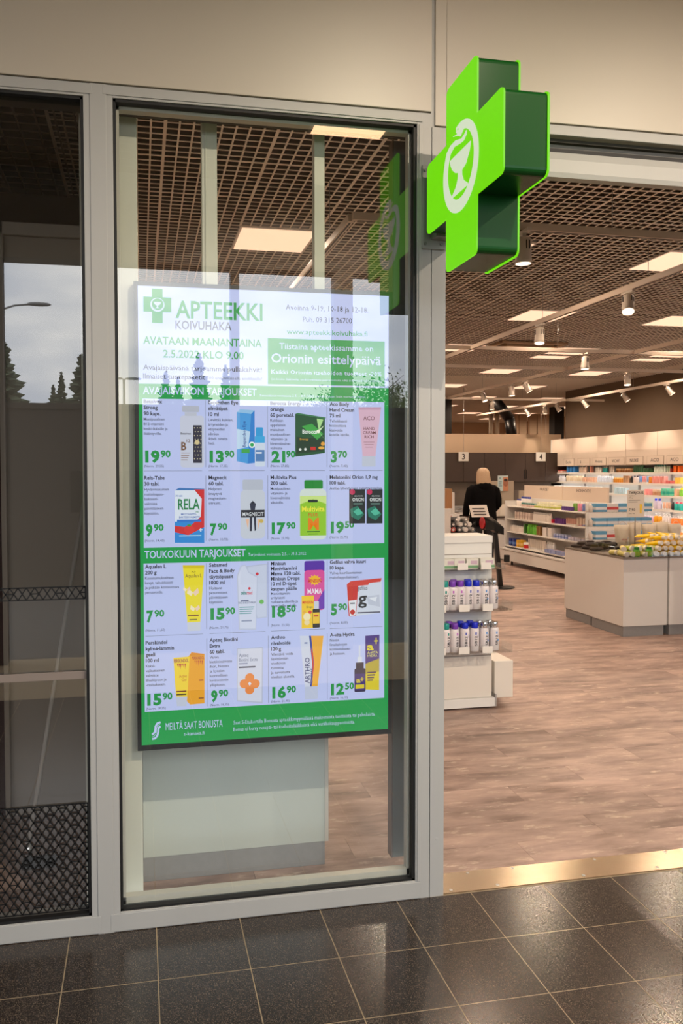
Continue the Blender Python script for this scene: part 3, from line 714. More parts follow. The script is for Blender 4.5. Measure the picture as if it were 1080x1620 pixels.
Rp(A, 258, 596, 293, 742, (40, 40, 62)); 
for j in range(9):
    for i in range(3): Dp(A, 264+i*11+(j % 2)*3, 606+j*15, 2.2, (200, 190, 160))
Dp(A, 274, 662, 9, (220, 200, 150)); Tp('B', A, 212, 692, 232, 30, (120, 84, 60), .03); Tp('12', A, 233, 662, 247, 12, (120, 84, 60)); Tp('Betolvex', A, 210, 632, 250, 9, (30, 30, 40))
for k in range(4): Rp(A, 212, 702+k*9, 246-k*3, 705+k*9, (150, 120, 110))
NEW(); P_(A, [(428, 545), (440, 534), (497, 538), (498, 742), (470, 745), (428, 712)], (36, 130, 214)); P_(A, [(428, 545), (440, 534), (497, 538), (484, 552)], (150, 200, 240))
P_(A, [(428, 545), (484, 552), (470, 745), (428, 735)], (70, 160, 230)); P_(A, [(428, 610), (480, 620), (472, 680), (428, 690)], (196, 224, 250))
Tp('Bepanthen Eye', A, 462, 680, 560, 12, (20, 60, 150), .01, rot=True); Dp(A, 487, 672, 12, (250, 252, 255)); Dp(A, 487, 672, 7, (30, 170, 90)); Rp(A, 446, 688, 478, 704, (60, 170, 80))
Rp(A, 502, 604, 530, 640, (40, 160, 224), r=.004); Rp(A, 498, 638, 537, 664, (52, 172, 232), r=.003); Rp(A, 498, 665, 538, 756, (214, 226, 244), r=.006); Rp(A, 500, 692, 536, 736, (80, 130, 190)); Rp(A, 503, 700, 525, 706, (240, 245, 255))
NEW(); P_(A, [(655, 552), (770, 571), (770, 704), (655, 718)], (20, 84, 48)); P_(A, [(655, 552), (664, 548), (775, 566), (770, 571)], (60, 130, 84)); P_(A, [(660, 640), (764, 650), (764, 696), (660, 706)], (12, 56, 36))
P_(A, [(680, 600), (720, 590), (764, 630), (740, 652)], (60, 170, 70)); P_(A, [(738, 570), (764, 574), (746, 618)], (180, 230, 150)); P_(A, [(742, 616), (768, 596), (748, 622), (768, 650)], (220, 245, 200)); Dp(A, 744, 620, 7, (250, 255, 230))
Tp('Berocca', A, 682, 628, 738, 15, (245, 250, 245), .02); Tp('Energy', A, 672, 654, 706, 9, (220, 170, 60), .0); Dp(A, 674, 690, 5, (230, 235, 230)); Dp(A, 694, 689, 5, (230, 235, 230)); Rp(A, 714, 680, 734, 692, (214, 40, 36)); Dp(A, 762, 668, 8, (240, 170, 60)); Dp(A, 756, 684, 12, (242, 180, 70), 6)
NEW(); P_(A, [(900, 526), (988, 526), (966, 716), (916, 716)], (226, 184, 206)); P_(A, [(900, 526), (988, 526), (987, 536), (901, 536)], (206, 160, 186)); Rp(A, 914, 716, 966, 756, (200, 206, 224), r=.004)
Tp('ACO', A, 918, 576, 962, 15, (110, 60, 60), .005); Tp('HAND', A, 919, 614, 962, 11, (110, 60, 60)); Tp('CREAM', A, 917, 630, 966, 11, (110, 60, 60)); Tp('RICH', A, 923, 646, 958, 11, (110, 60, 60)); 
for k in range(3): Rp(A, 920+k*3, 660+k*10, 962-k*3, 662+k*10, (150, 110, 120))
# row two
NEW(); P_(B, [(187, 88), (205, 78), (302, 82), (302, 90)], (60, 120, 190)); Rp(B, 187, 88, 302, 292, (228, 236, 250)); P_(B, [(187, 210), (302, 200), (302, 292), (187, 292)], (40, 140, 220)); P_(B, [(262, 84), (302, 84), (302, 230), (240, 262), (187, 250), (187, 225), (240, 232), (288, 190), (292, 120)], (214, 40, 44))
Tp('RELA', B, 200, 162, 284, 40, (20, 130, 70), .02); Tp('TABS', B, 264, 174, 280, 7, (20, 130, 70)); Tp('MAITOHAPPO-', B, 212, 184, 272, 8, (30, 90, 180)); Tp('BAKTEERIVALMISTE', B, 204, 196, 284, 8, (30, 90, 180)); Rp(B, 196, 202, 290, 210, (40, 120, 210)); Tp('30 tabl.', B, 190, 112, 218, 7, (40, 110, 190))
Dp(B, 243, 240, 20, (224, 50, 50), 17); Dp(B, 243, 224, 8, (60, 150, 60), 4); Rp(B, 286, 234, 290, 248, (240, 244, 250)); Rp(B, 281, 239, 295, 243, (240, 244, 250)); Rp(B, 204, 262, 290, 265, (160, 210, 245))
NEW(); Rp(B, 450, 46, 530, 86, (190, 196, 212), r=.006); Rp(B, 442, 86, 538, 274, (206, 212, 226), r=.018); Rp(B, 444, 164, 536, 192, (34, 36, 50)); Tp('MAGNECIT', B, 450, 187, 532, 14, (225, 228, 235), .01)
P_(B, [(478, 140), (490, 128), (502, 140), (498, 164), (482, 164)], (50, 54, 76)); P_(B, [(478, 192), (488, 192), (486, 246), (478, 246)], (40, 44, 66)); P_(B, [(494, 192), (503, 192), (503, 242), (497, 246)], (40, 44, 66)); Dp(B, 490, 136, 6, (40, 44, 60)); P_(B, [(462, 200), (476, 198), (472, 240)], (240, 190, 160)); P_(B, [(508, 198), (520, 200), (510, 240)], (240, 190, 160)); Dp(B, 523, 207, 8, (210, 180, 90))
NEW(); Rp(B, 690, 48, 762, 82, (20, 140, 50), r=.006); Rp(B, 672, 82, 776, 278, (220, 232, 226), r=.02); Rp(B, 673, 110, 775, 262, (150, 206, 40)); P_(B, [(673, 110), (775, 110), (775, 140), (724, 122), (673, 142)], (210, 236, 140)); Rp(B, 704, 124, 742, 134, (30, 50, 40), r=.004)
Tp('Multivita', B, 680, 170, 768, 20, (250, 240, 70), .02); Tp('PLUS', B, 706, 188, 742, 12, (226, 70, 40), .01); Tp('M', B, 704, 240, 746, 44, (240, 130, 20), .03); Rp(B, 700, 246, 750, 250, (60, 120, 30)); Rp(B, 706, 256, 744, 258, (60, 120, 30))
for dx in (0, 67):
    NEW(); Rp(B, 864+dx, 84, 926+dx, 216, (22, 34, 38)); P_(B, [(868+dx, 160), (896+dx, 148), (922+dx, 180), (900+dx, 204), (872+dx, 190)], (24, 120, 100)); P_(B, [(880+dx, 170), (900+dx, 156), (918+dx, 176), (896+dx, 186)], (80, 190, 160)); Dp(B, 876+dx, 94, 11, (200, 40, 90)); Tp('ORION', B, 876+dx, 130, 920+dx, 13, (235, 240, 240), .015); Tp('MELATONIN', B, 884+dx, 112, 916+dx, 5, (200, 205, 205)); Rp(B, 880+dx, 138, 916+dx, 142, (120, 160, 150))
# row three
NEW(); P_(B, [(218, 378), (302, 378), (286, 602), (236, 602)], (244, 226, 40)); P_(B, [(218, 378), (302, 378), (300, 390), (219, 390)], (224, 200, 20)); Rp(B, 236, 600, 287, 632, (210, 214, 228), r=.003); Tp('Aqualan L', B, 228, 426, 292, 14, (100, 70, 60), .0); Tp('ACO', B, 252, 406, 268, 6, (60, 50, 30))
for (x, y, s_) in ((258, 484, 1), (234, 472, .6), (266, 546, .8)):
    P_(B, [(x, y), (x-20*s_, y-16*s_), (x-24*s_, y+4*s_), (x-6*s_, y+14*s_)], (250, 236, 200)); P_(B, [(x, y), (x+18*s_, y-18*s_), (x+24*s_, y), (x+8*s_, y+14*s_)], (246, 214, 190))
Rp(B, 238, 572, 280, 575, (120, 60, 40)); Rp(B, 244, 588, 274, 591, (90, 90, 60))
NEW(); P_(B, [(462, 382), (545, 372), (545, 580), (506, 586)], (190, 198, 224)); P_(B, [(470, 386), (543, 376), (543, 578), (508, 582)], (206, 214, 238)); P_(B, [(428, 420), (442, 380), (462, 376), (476, 404), (509, 422), (503, 628), (436, 628)], (196, 204, 230)); P_(B, [(432, 424), (446, 384), (460, 380), (473, 408), (506, 426), (500, 624), (440, 624)], (216, 222, 244))
Tp('seba', B, 444, 492, 466, 15, (20, 130, 120), .025); Tp('med', B, 467, 492, 488, 15, (214, 50, 70), .02); Dp(B, 477, 468, 5, (214, 50, 70)); Dp(B, 507, 412, 6, (214, 50, 70)); Dp(B, 524, 520, 9, (110, 190, 90)); Tp('FACE & BODY WASH', B, 434, 528, 500, 8, (70, 80, 120)); Rp(B, 444, 514, 474, 518, (90, 100, 140))
for k in range(4): Rp(B, 438, 540+k*8, 496-k*4, 542+k*8, (120, 170, 180))
Rp(B, 446, 592, 486, 596, (150, 160, 190))
NEW(); Rp(B, 690, 362, 768, 404, (88, 44, 170), r=.008); Rp(B, 690, 398, 768, 552, (226, 80, 160), r=.012); P_(B, [(740, 520), (768, 470), (768, 545), (748, 552)], (110, 50, 180))
for k in range(12):
    t = k*math.pi/6; P_(B, [(730+28*math.cos(t), 436+22*math.sin(t)), (730+17*math.cos(t+.25), 436+14*math.sin(t+.25)), (730+17*math.cos(t-.25), 436+14*math.sin(t-.25))], (250, 200, 50))
Dp(B, 730, 436, 18, (250, 190, 40)); Tp('MINISUN', B, 704, 446, 756, 14, (210, 30, 60), .02); Tp('MAMA', B, 702, 490, 758, 20, (245, 240, 250), .02)
Rp(B, 679, 497, 727, 622, (250, 206, 40)); Tp('MINISUN', B, 682, 528, 724, 11, (220, 50, 30), .02); Tp('Drops', B, 698, 544, 722, 8, (30, 80, 60)); Dp(B, 700, 578, 15, (250, 236, 190)); Dp(B, 700, 600, 11, (244, 224, 170)); Dp(B, 690, 560, 6, (240, 180, 60)); Dp(B, 712, 560, 7, (230, 60, 50))
Rp(B, 728, 518, 746, 548, (210, 214, 226), r=.002); Rp(B, 722, 548, 750, 620, (36, 30, 26), r=.004); Rp(B, 723, 562, 749, 604, (246, 200, 50)); Rp(B, 726, 572, 744, 577, (200, 50, 40))
NEW(); P_(B, [(855, 452), (872, 440), (990, 428), (988, 562), (866, 578)], (216, 222, 238)); P_(B, [(855, 452), (900, 447), (890, 574), (866, 578), (862, 574)], (206, 40, 34)); P_(B, [(862, 516), (893, 512), (888, 572), (866, 577)], (235, 236, 244)); P_(B, [(855, 452), (870, 440), (990, 428), (986, 442), (940, 448), (938, 455), (855, 462)], (216, 60, 50)); Dp(B, 877, 560, 10, (200, 36, 30)); Rp(B, 868, 524, 886, 528, (60, 60, 80))
Tp('gefilus', B, 896, 474, 934, 16, (60, 60, 80), .005); Tp('g', B, 898, 528, 932, 46, (24, 24, 30), .02); P_(B, [(932, 500), (980, 492), (984, 540), (938, 530)], (196, 202, 220)); P_(B, [(940, 506), (972, 500), (966, 520)], (232, 236, 246)); Rp(B, 896, 560, 984, 562, (90, 90, 110))
# row four
NEW(); P_(B, [(238, 735), (252, 716), (303, 722), (303, 914), (247, 919), (234, 906)], (240, 166, 30)); P_(B, [(182, 738), (245, 732), (236, 888), (192, 888)], (246, 214, 50)); P_(B, [(192, 888), (236, 888), (232, 925), (196, 925)], (200, 206, 226)); P_(B, [(252, 716), (303, 722), (300, 728), (246, 730)], (224, 140, 20))
Tp('PERSKINDOL', B, 184, 756, 241, 13, (150, 30, 80), .02); Tp('PERSKINDOL', B, 254, 744, 301, 11, (170, 30, 60), .02); Tp('Active', B, 204, 814, 234, 12, (190, 60, 30), .0); Tp('Gel', B, 214, 828, 232, 11, (190, 60, 30), .0)
for k in range(6): P_(B, [(196+k*6, 760), (201+k*6, 760), (198+k*6, 772+(k % 3)*5)], (190, 30, 60))
for k in range(5): P_(B, [(264+k*7, 748), (269+k*7, 748), (266+k*7, 762+(k % 3)*5)], (190, 30, 60))
Rp(B, 194, 866, 232, 869, (120, 50, 30)); Rp(B, 194, 878, 232, 881, (60, 50, 30)); Rp(B, 282, 822, 298, 826, (160, 60, 30)); Rp(B, 280, 892, 300, 895, (120, 60, 30))
NEW(); P_(B, [(429, 702), (530, 696), (528, 914), (429, 906)], (188, 194, 220)); P_(B, [(431, 704), (526, 700), (524, 908), (431, 902)], (216, 220, 240)); Tp('Apteq', B, 436, 734, 472, 13, (120, 130, 160), .01); Tp('Biotiini Extra', B, 436, 752, 508, 13, (130, 140, 170), .01); Rp(B, 436, 758, 470, 762, (150, 158, 190)); Rp(B, 436, 772, 500, 775, (90, 95, 120))
for dx, dy in ((0, -23), (0, 23), (-21, 0), (21, 0)): Dp(B, 478+dx, 838+dy, 18, (240, 140, 70))
Dp(B, 478, 838, 14, (240, 140, 70)); P_(B, [(478, 830), (485, 838), (478, 846), (471, 838)], (225, 228, 245))
NEW(); P_(B, [(672, 652), (766, 652), (742, 850), (692, 850)], (214, 220, 240)); P_(B, [(716, 652), (764, 652), (741, 850), (718, 850), (728, 760)], (244, 176, 50)); P_(B, [(708, 652), (716, 652), (728, 760), (718, 850), (712, 850), (720, 760)], (50, 70, 160)); Rp(B, 692, 850, 742, 896, (196, 204, 230), r=.004); P_(B, [(716, 700), (724, 720), (726, 780), (718, 840), (722, 780)], (210, 60, 50))
Tp('ARTHRO', B, 710, 836, 808, 18, (30, 50, 120), .015, rot=True); Tp('CREME', B, 722, 836, 780, 8, (30, 50, 120), .0, rot=True); Rp(B, 690, 678, 702, 682, (60, 80, 150))
NEW(); P_(B, [(926, 652), (981, 648), (980, 862), (927, 860)], (74, 48, 130)); P_(B, [(927, 760), (980, 740), (980, 862), (927, 860)], (190, 170, 60)); P_(B, [(927, 800), (980, 790), (980, 862), (927, 860)], (226, 206, 40)); Tp('a', B, 932, 708, 958, 28, (232, 216, 40), .03); Rp(B, 966, 660, 970, 684, (232, 216, 40)); Rp(B, 960, 670, 976, 674, (232, 216, 40)); Tp('A-VITA', B, 934, 722, 974, 10, (235, 230, 120), .01); Tp('HYDRA', B, 934, 734, 972, 9, (235, 230, 120), .01)
for k in range(4): Rp(B, 934, 792+k*10, 968-k*4, 796+k*10, (90, 60, 90))
Rp(B, 901, 690, 907, 738, (220, 226, 240)); Rp(B, 896, 734, 913, 760, (226, 230, 244)); Rp(B, 890, 756, 920, 782, (40, 34, 60)); Rp(B, 884, 780, 927, 868, (44, 34, 70), r=.005); Rp(B, 885, 800, 926, 862, (60, 40, 120)); Tp('a', B, 890, 834, 908, 20, (230, 210, 60), .03); Rp(B, 912, 812, 915, 828, (230, 210, 60)); Rp(B, 907, 818, 920, 821, (230, 210, 60)); Rp(B, 888, 842, 922, 856, (226, 206, 40))
# assemble flats and texts
def assemble_flats(parent):
    for (name, _), lst in FL.items():
        mats = []; mb = MB()
        for bm, m in lst:
            if m not in mats: mats.append(m)
            bm.verts.index_update(); mb.add([v.co.copy() for v in bm.verts], [[v.index for v in f.verts] for f in bm.faces], mats.index(m)); bm.free()
        me = mb.mesh(name, mats); link(name, me, parent)['kind'] = 'stuff'
    FL.clear()
assemble_flats(disp)
def assemble_texts(parent):
    for (name, _, __), (mb, m, fr_) in list(TX.items()):
        link(name, mb.mesh(name, m), parent)['kind'] = 'stuff'
    TX.clear()
assemble_texts(disp)

# mop pole
mp = thing('floor_mop', 'pale long mop handle leaning behind the left door glass, its foot near the patterned film', 'mop', (-.479, 3.44, 0))
b = MB().cyl((0, 0, .10), (.21, .50, 1.55), .0095, n=10); obj('handle', b, mat('pale_grey_handle', (196, 190, 182), .4), mp)
b = MB().cyl((0, 0, .03), (0, 0, .10), .016, .011, 10); obj('swivel_joint', b, chrome, mp)
b = MB().box(-.03, .11, -.04, .04, .002, .028); obj('mop_head', b, mat('dark_mop_pad', (24, 22, 22), .9), mp, bev=.008)

# ================================================================= CEILING LAMPS AND TRACKS
gL = 'square lamp panels set in the open cell ceiling'
proto = None; cnt = 0
def lamp_label(i, j):
    c_ = ['first', 'second', 'third', 'fourth', 'fifth', 'sixth', 'seventh'][i]; r_ = ['first', 'second', 'third', 'fourth', 'fifth', 'sixth', 'seventh', 'eighth', 'ninth'][j]
    return f'square ceiling lamp panel, {r_} row from the shopfront, {c_} column from the window'
for j, y in enumerate(PY):
    for i, x in enumerate(PX2):
        if (y > 16 and x < 6.5) or (y < 16 and x > 9): continue
        t = thing('ceiling_lamp', lamp_label(i, j), 'lamp', (x, y, ZC-.006), 0, gL)
        if proto is None:
            fm = MB(); fm.box(-.3, .3, -.3, .3, 0, .03); lf = fm.mesh('lamp_frame', white2)
            dm = MB().box(-.282, .282, -.282, .282, -.004, 0).mesh('diffuser', LAMPM); proto = 1
        link('lamp_frame', lf, t); link('diffuser', dm, t)
        spot('lamp_light', (0, 0, -.02), PANEL_W, WARM, 168, .5, parent=t)
for i, x in enumerate((6.444, 8.244)):
    t = thing('ceiling_lamp', f'narrow warm lamp panel just behind the third row of square ones, {["middle", "near the right wall"][i]}', 'lamp', (x, 11.62, ZC-.004)); link('lamp_frame', lf, t).scale = (1, .45, 1); link('diffuser', dm, t).scale = (1, .45, 1)
v = thing('ceiling_vent', 'tan square air diffuser with dark slot in the ceiling above the first cross rail', 'vent', (5.45, 10.55, ZC-.01))
obj('vent_frame', MB().box(-.5, .5, -.32, -.26, -.03, .0).box(-.5, .5, .26, .32, -.03, 0).box(-.5, -.44, -.3, .3, -.03, 0).box(.44, .5, -.3, .3, -.03, 0), mat('tan_vent', (176, 146, 112), .6), v)
obj('vent_plate', MB().box(-.36, .36, -.18, .18, -.05, -.01), mat('tan_vent', (0, 0, 0)), v); obj('slot', MB().box(-.44, .44, -.26, .26, -.008, .01), black2, v)
ZR = 3.1
def track(name, p0, p1, lab, hang):
    t = thing(name, lab, 'track rail'); (xa, ya), (xb, yb) = p0, p1; wv = .017
    b = MB().box(min(xa, xb)-(wv if xa == xb else 0), max(xa, xb)+(wv if xa == xb else 0), min(ya, yb)-(wv if ya == yb else 0), max(ya, yb)+(wv if ya == yb else 0), ZR-.0, ZR+.045); obj('rail', b, rail, t, bev=.002)
    b = MB().box(min(xa, xb)-(.006 if xa == xb else -.03), max(xa, xb)+(.006 if xa == xb else -.03), min(ya, yb)-(.006 if ya == yb else -.03), max(ya, yb)+(.006 if ya == yb else -.03), ZR-.001, ZR); obj('slot', b, black2, t)
    for (hx, hy) in hang: obj('suspension_wire', MB().cyl((hx, hy, ZR+.045), (hx, hy, 3.52), .0022, n=6), steel, t)
track('lighting_track', (1.19, 4.36), (9.3, 4.36), 'pale lighting track rail running along the shopfront just inside the doorway', [(2.1, 4.36), (2.82, 4.36), (5, 4.36), (7.5, 4.36)])
track('lighting_track', (1.19, 4.38), (1.19, 9.0), 'pale lighting track rail seen through the window running into the shop', [(1.19, 4.9), (1.19, 7)])
track('lighting_track', (3.80, 4.38), (3.80, 9.5), 'pale lighting track rail running into the shop past the nearest spotlight', [(3.8, 5.4), (3.8, 7), (3.8, 8.9)])
track('lighting_track', (5.92, 4.38), (5.92, 14.6), 'pale lighting track rail running over the shampoo shelving unit', [(5.92, 9), (5.92, 11.2), (5.92, 13)])
track('lighting_track', (1.2, 8.66), (9.3, 8.66), 'pale cross rail passing just in front of the ceiling air diffuser', [(4.9, 8.66), (6.6, 8.66)])
track('lighting_track', (1.2, 10.18), (9.3, 10.18), 'pale cross rail passing behind the ceiling air diffuser', [(4.7, 10.18), (6.9, 10.18)])
track('lighting_track', (4.5, 14.6), (9.3, 14.6), 'farthest pale cross rail in front of the black duct', [(7.5, 14.6)])
track('lighting_track', (8.46, 7.0), (8.46, 18.9), 'pale lighting track rail running alongside the long wall shelving', [(8.46, 9.6), (8.46, 12.4), (8.46, 15)])
headm = mat('white_spot_body', (206, 196, 184), .4)
def make_head():
    t = thing('track_spotlight', 'x', 'spotlight')
    obj('adapter', MB().box(-.015, .015, -.075, .075, -.02, 0), headm, t, bev=.002)
    b = MB().box(-.012, .012, -.012, .012, -.05, -.02); obj('yoke', b, headm, t)
    h = obj('lamp_body', MB().lathe([(.040, .0), (.046, -.01), (.046, -.09), (.049, -.13), (.051, -.150), (.047, -.150), (.040, -.144)], n=18), headm, t)
    obj('cooling_slot', MB().box(-.006, -.002, -.0495, -.044, -.07, -.02).box(.014, .018, -.0475, -.042, -.07, -.02).box(-.05, -.044, -.003, .003, -.07, -.02), black2, h)
    obj('glowing_lens', MB().cyl((0, 0, -.150), (0, 0, -.145), .044, n=18), SPOTM, h)
    h.location = (0, 0, -.045)
    return t, h
hd0, body0 = make_head()
HP = [(3.80, 5.65, -.28, .35, 'nearest spotlight on the rail past the doorway, glowing ring facing the door'), (3.80, 7.05, -.12, .15, 'second spotlight on the same rail, in front of the ceiling air diffuser'),
      (5.26, 8.66, -.05, .06, 'lone spotlight hanging straight down from the cross rail before the air diffuser'), (6.85, 10.18, -.1, .15, 'spotlight on the cross rail behind the air diffuser, with a dark lens'),
      (8.46, 11.5, .5, .3, 'first spotlight on the rail along the wall shelving, nearest the shopfront'), (8.46, 12.7, .5, .3, 'second spotlight on the rail along the wall shelving'), (8.46, 14.0, .5, .3, 'third spotlight on the rail along the wall shelving'),
      (5.92, 11.9, 0, .1, 'upright glowing spotlight over the shampoo shelving unit'), (5.92, 11.45, .5, .2, 'tilted spotlight beside the glowing one over the shampoo shelving'), (5.92, 13.0, .2, .3, 'farthest spotlight over the shampoo shelving unit'),
      (6.85, 14.6, 0, 0, 'glowing spotlight on the farthest cross rail'), (8.46, 16.3, .4, .3, 'farthest spotlight on the wall side rail, by the black duct'), (8.46, 15.45, 0, 0, 'glowing fourth spotlight on the wall side rail'), (8.46, 15.0, .5, .2, 'tilted spotlight next to the fourth one on the wall side rail'), (2.24, 4.36, .0, .0, 'square looking spotlight on the shopfront rail, half hidden behind the cross')]
for i, (x, y, tx, ty, lb) in enumerate(HP):
    o = hd0 if i == 0 else dup(hd0)
    o.location = (x, y, ZR); o['label'] = lb; o['group'] = 'spotlights on the lighting tracks'
    for ch in o.children:
        if ch.name.startswith('lamp_body'): ch.rotation_euler = (-ty*1.2+.0, -tx, 0)
    dirv = Vector((tx+.1, .25-ty, -1)); spot('spotlight_beam', (x, y, ZR-.21), TRACK_W*(1.4 if x > 8 else 1.0), (1, .80, .60), 70, .5, aim=(x+dirv.x, y+dirv.y, ZR-1.2))
# black duct, pipes behind the partition
dk = thing('ventilation_duct', 'fat black bent ventilation duct above the partition at the back', 'duct')
b = MB(); b.cyl((8.62, 18.3, 3.52), (9.06, 18.3, 3.0), .13, n=16); b.lathe([(.02, -.13), (.09, -.09), (.13, 0), (.09, .09), (.02, .13)], (9.06, 18.3, 3.0), 16); b.cyl((9.06, 18.3, 3.0), (9.15, 18.3, 2.4), .13, n=16); obj('duct_body', b, blackp, dk)
tag(obj('ceiling_column', MB().box(7.40, 7.65, 18.6, 18.9, 0, 3.5), black2), 'black square column behind the partition beside the door post', 'column')
tag(obj('ceiling_column', MB().box(11.41, 11.70, 20.3, 20.6, 0, 3.5), black2), 'wide black column behind the partition where the right wall ends', 'column')
for i, x in enumerate([10.94, 11.22, 11.55, 11.81, 12.10]):
    tag(obj('room_divider', MB().box(x, x+.23, 22, 22.1, -.004, 3.42), beigew), f'tall pale panel behind the partition, {["first", "second", "third", "fourth", "fifth"][i]} to the right of the bent duct', 'divider')
for i, x in enumerate([9.36, 9.54]):
    tag(obj('vertical_pipe', MB().cyl((x, 20, 2.0), (x, 20, 3.5), .06, n=12), mat('pale_pipe', (170, 150, 128), .6)), ['left one of two thin metal pipes before the duct', 'right one of two thin metal pipes before the duct'][i], 'pipe')
# ================================================================= BACK SERVICE AREA
uc = thing('wall_cupboards', 'row of dark brown upper cupboards along the back wall under the numbered signs', 'cupboard', (0, 16.55, 0))
obj('body', MB().box(4.0, 9.45, -.30, .05, 1.45, 2.10), brownc, uc)
for k in range(11):
    x = 4.02+k*.49; dd = obj('door', MB().box(x, x+.483, -.318, -.30, 1.46, 2.10), brownc, uc, bev=.002)
    if k % 2 == 0: obj('handle', MB().box(x+.455, x+.468, -.335, -.318, 1.52, 1.72), blackp, dd)
    else: obj('handle', MB().box(x+.015, x+.028, -.335, -.318, 1.52, 1.72), blackp, dd)
b = MB().box(4.0, 9.45, 16.50, 16.6, 0, 1.45); struct('wall_splashback', b, mat('grey_taupe_splash', (110, 96, 84), .6))
bc = thing('back_counter', 'long pale counter below the dark cupboards at the back', 'counter'); obj('body', MB().box(4.0, 9.1, 16.0, 16.49, 0, .88), white, bc); obj('worktop', MB().box(3.95, 9.12, 15.95, 16.49, .88, .92), greyp, bc)
def wtext(parent, s, fr_, X, Z, cap, width, col, bold=.01, name='lettering'):
    put(s, X, Z, cap, width, col, bold, name=name, frame=fr_); assemble_texts(parent)
inkm = mat('black_print', (20, 18, 18), .6); redm = mat('red_print', (200, 40, 50), .5)
for s, xx in (('3', 6.92), ('4', 8.75)):
    t = thing('number_sign', {'3': 'small square number sign hanging before the cupboards, left of the blonde hair', '4': 'small square number sign hanging before the cupboards, beside the wall shelving'}[s], 'sign', (xx, 16.15, 1.91)); obj('plate', MB().box(-.115, .115, -.006, .006, 0, .2), white, t, bev=.002)
    obj('hanger', MB().cyl((0, 0, .2), (0, 0, 1.6), .004, n=6), steel, t)
    wtext(t, s, lambda a, c: (a, -.0075, c), -.035, .04, .12, .07, inkm, .012)
sd = thing('service_desk', 'white service desk with dark top edge behind the black coated person', 'desk')
obj('body', MB().box(6.2, 8.2, 13.9, 14.5, .02, .80), white, sd, bev=.003); obj('worktop', MB().box(6.15, 8.22, 13.85, 14.52, .80, .83), brownc, sd); obj('panel_gap', MB().box(6.62, 6.635, 13.89, 13.91, .05, .79), black2, sd)
for i, (xa, xb, zt) in enumerate(((6.58, 6.66, 1.50), (6.70, 7.18, 1.495), (7.30, 7.8, 1.30))):
    tag(obj('desk_divider', MB().box(xa, xb, 14.3, 14.34, .83, zt), mat('pale_taupe_screen', (170, 156, 138), .6), bev=.003), ['slim pale divider on the service desk just right of the person', 'pale divider board with the poster on the service desk', 'low pale divider at the right end of the service desk'][i], 'divider')
po_ = thing('wall_poster', 'small poster with a tanned face and pale blue field on the desk divider', 'poster', (6.83, 14.28, 1.30))
obj('sheet', MB().box(0, .22, -.004, 0, 0, .30), mat('poster_paper', (186, 204, 206), .5), po_)
obj('printed_image', MB().box(.11, .22, -.006, -.004, 0, .27), mat('poster_orange', (190, 130, 96), .5), po_)
b = MB().lathe([(.01, -.07), (.04, -.05), (.048, 0), (.04, .05), (.012, .065)], (.165, -.008, .16), 14, 0, 1, .1); obj('printed_face', b, mat('poster_skin', (160, 104, 78), .5), po_)
obj('printed_hair', MB().lathe([(.02, 0), (.045, .02), (.03, .05), (.01, .055)], (.165, -.010, .185), 12, 0, 1, .1), mat('poster_hair', (50, 34, 28), .5), po_)
obj('printed_text', MB().box(.02, .09, -.006, -.004, .09, .11).box(.02, .08, -.006, -.004, .13, .15).box(.02, .085, -.006, -.004, .17, .19).box(.03, .06, -.006, -.004, .23, .27), mat('poster_blue', (120, 150, 160), .5), po_)
def carton(w_, d_, h_, c, name, rough=.45, band=None):
    b = MB().box(-w_/2, w_/2, -d_/2, d_/2, 0, h_, 0)
    if band: b.box(-w_/2-.0008, w_/2+.0008, -d_/2-.0008, d_/2+.0008, h_*.25, h_*.6, 1)
    return b.mesh(name, [mat('ink_%d_%d_%d' % c, c, rough)]+([mat('ink_%d_%d_%d' % band, band, rough)] if band else []))
def bottle(r, h, c, cap, kind='bottle', n=10):
    b = MB()
    if kind == 'bottle': b.lathe([(r*.95, 0), (r, .01), (r, h*.72), (r*.5, h*.8)], n=n); b.lathe([(r*.55, h*.78), (r*.55, h*.98), (r*.4, h)], n=n, m=1)
    elif kind == 'tube': b.lathe([(r*.6, 0), (r*.6, h*.18)], n=n, m=1); b.loft([[(r*.7*math.cos(2*math.pi*i/n), r*.7*math.sin(2*math.pi*i/n), h*.18) for i in range(n)], [(r*1.1*math.cos(2*math.pi*i/n), r*.12*math.sin(2*math.pi*i/n), h) for i in range(n)]])
    elif kind == 'jar': b.lathe([(r*.95, 0), (r, .005), (r, h*.6)], n=n); b.lathe([(r*1.03, h*.6), (r*1.03, h*.97), (r*.9, h)], n=n, m=1)
    elif kind == 'pump': b.lathe([(r*.95, 0), (r, .01), (r, h*.66), (r*.4, h*.72)], n=n); b.lathe([(r*.42, h*.70), (r*.42, h*.80), (r*.12, h*.81), (r*.12, h*.94), (r*.3, h*.95), (r*.3, h)], n=n, m=1); b.box(-r*.9, 0, -r*.12, r*.12, h*.94, h*.99, 1)
    return b.mesh(kind, [mat('ink_%d_%d_%d' % c, c, .35), mat('ink_%d_%d_%d' % cap, cap, .35)])
KN = {'bottle': 'bottle', 'tube': 'tube', 'jar': 'jar', 'pump': 'pump_bottle', 'carton': 'carton'}
KC = {'bottle': 'bottle', 'tube': 'tube', 'jar': 'jar', 'pump': 'bottle', 'carton': 'carton'}
def mk(kind, w_, h_, c, cap=(235, 232, 226), band=None, d_=None):
    return carton(w_, d_ or w_*.7, h_, c, 'carton', band=band) if kind == 'carton' else bottle(w_/2, h_, c, cap, kind)
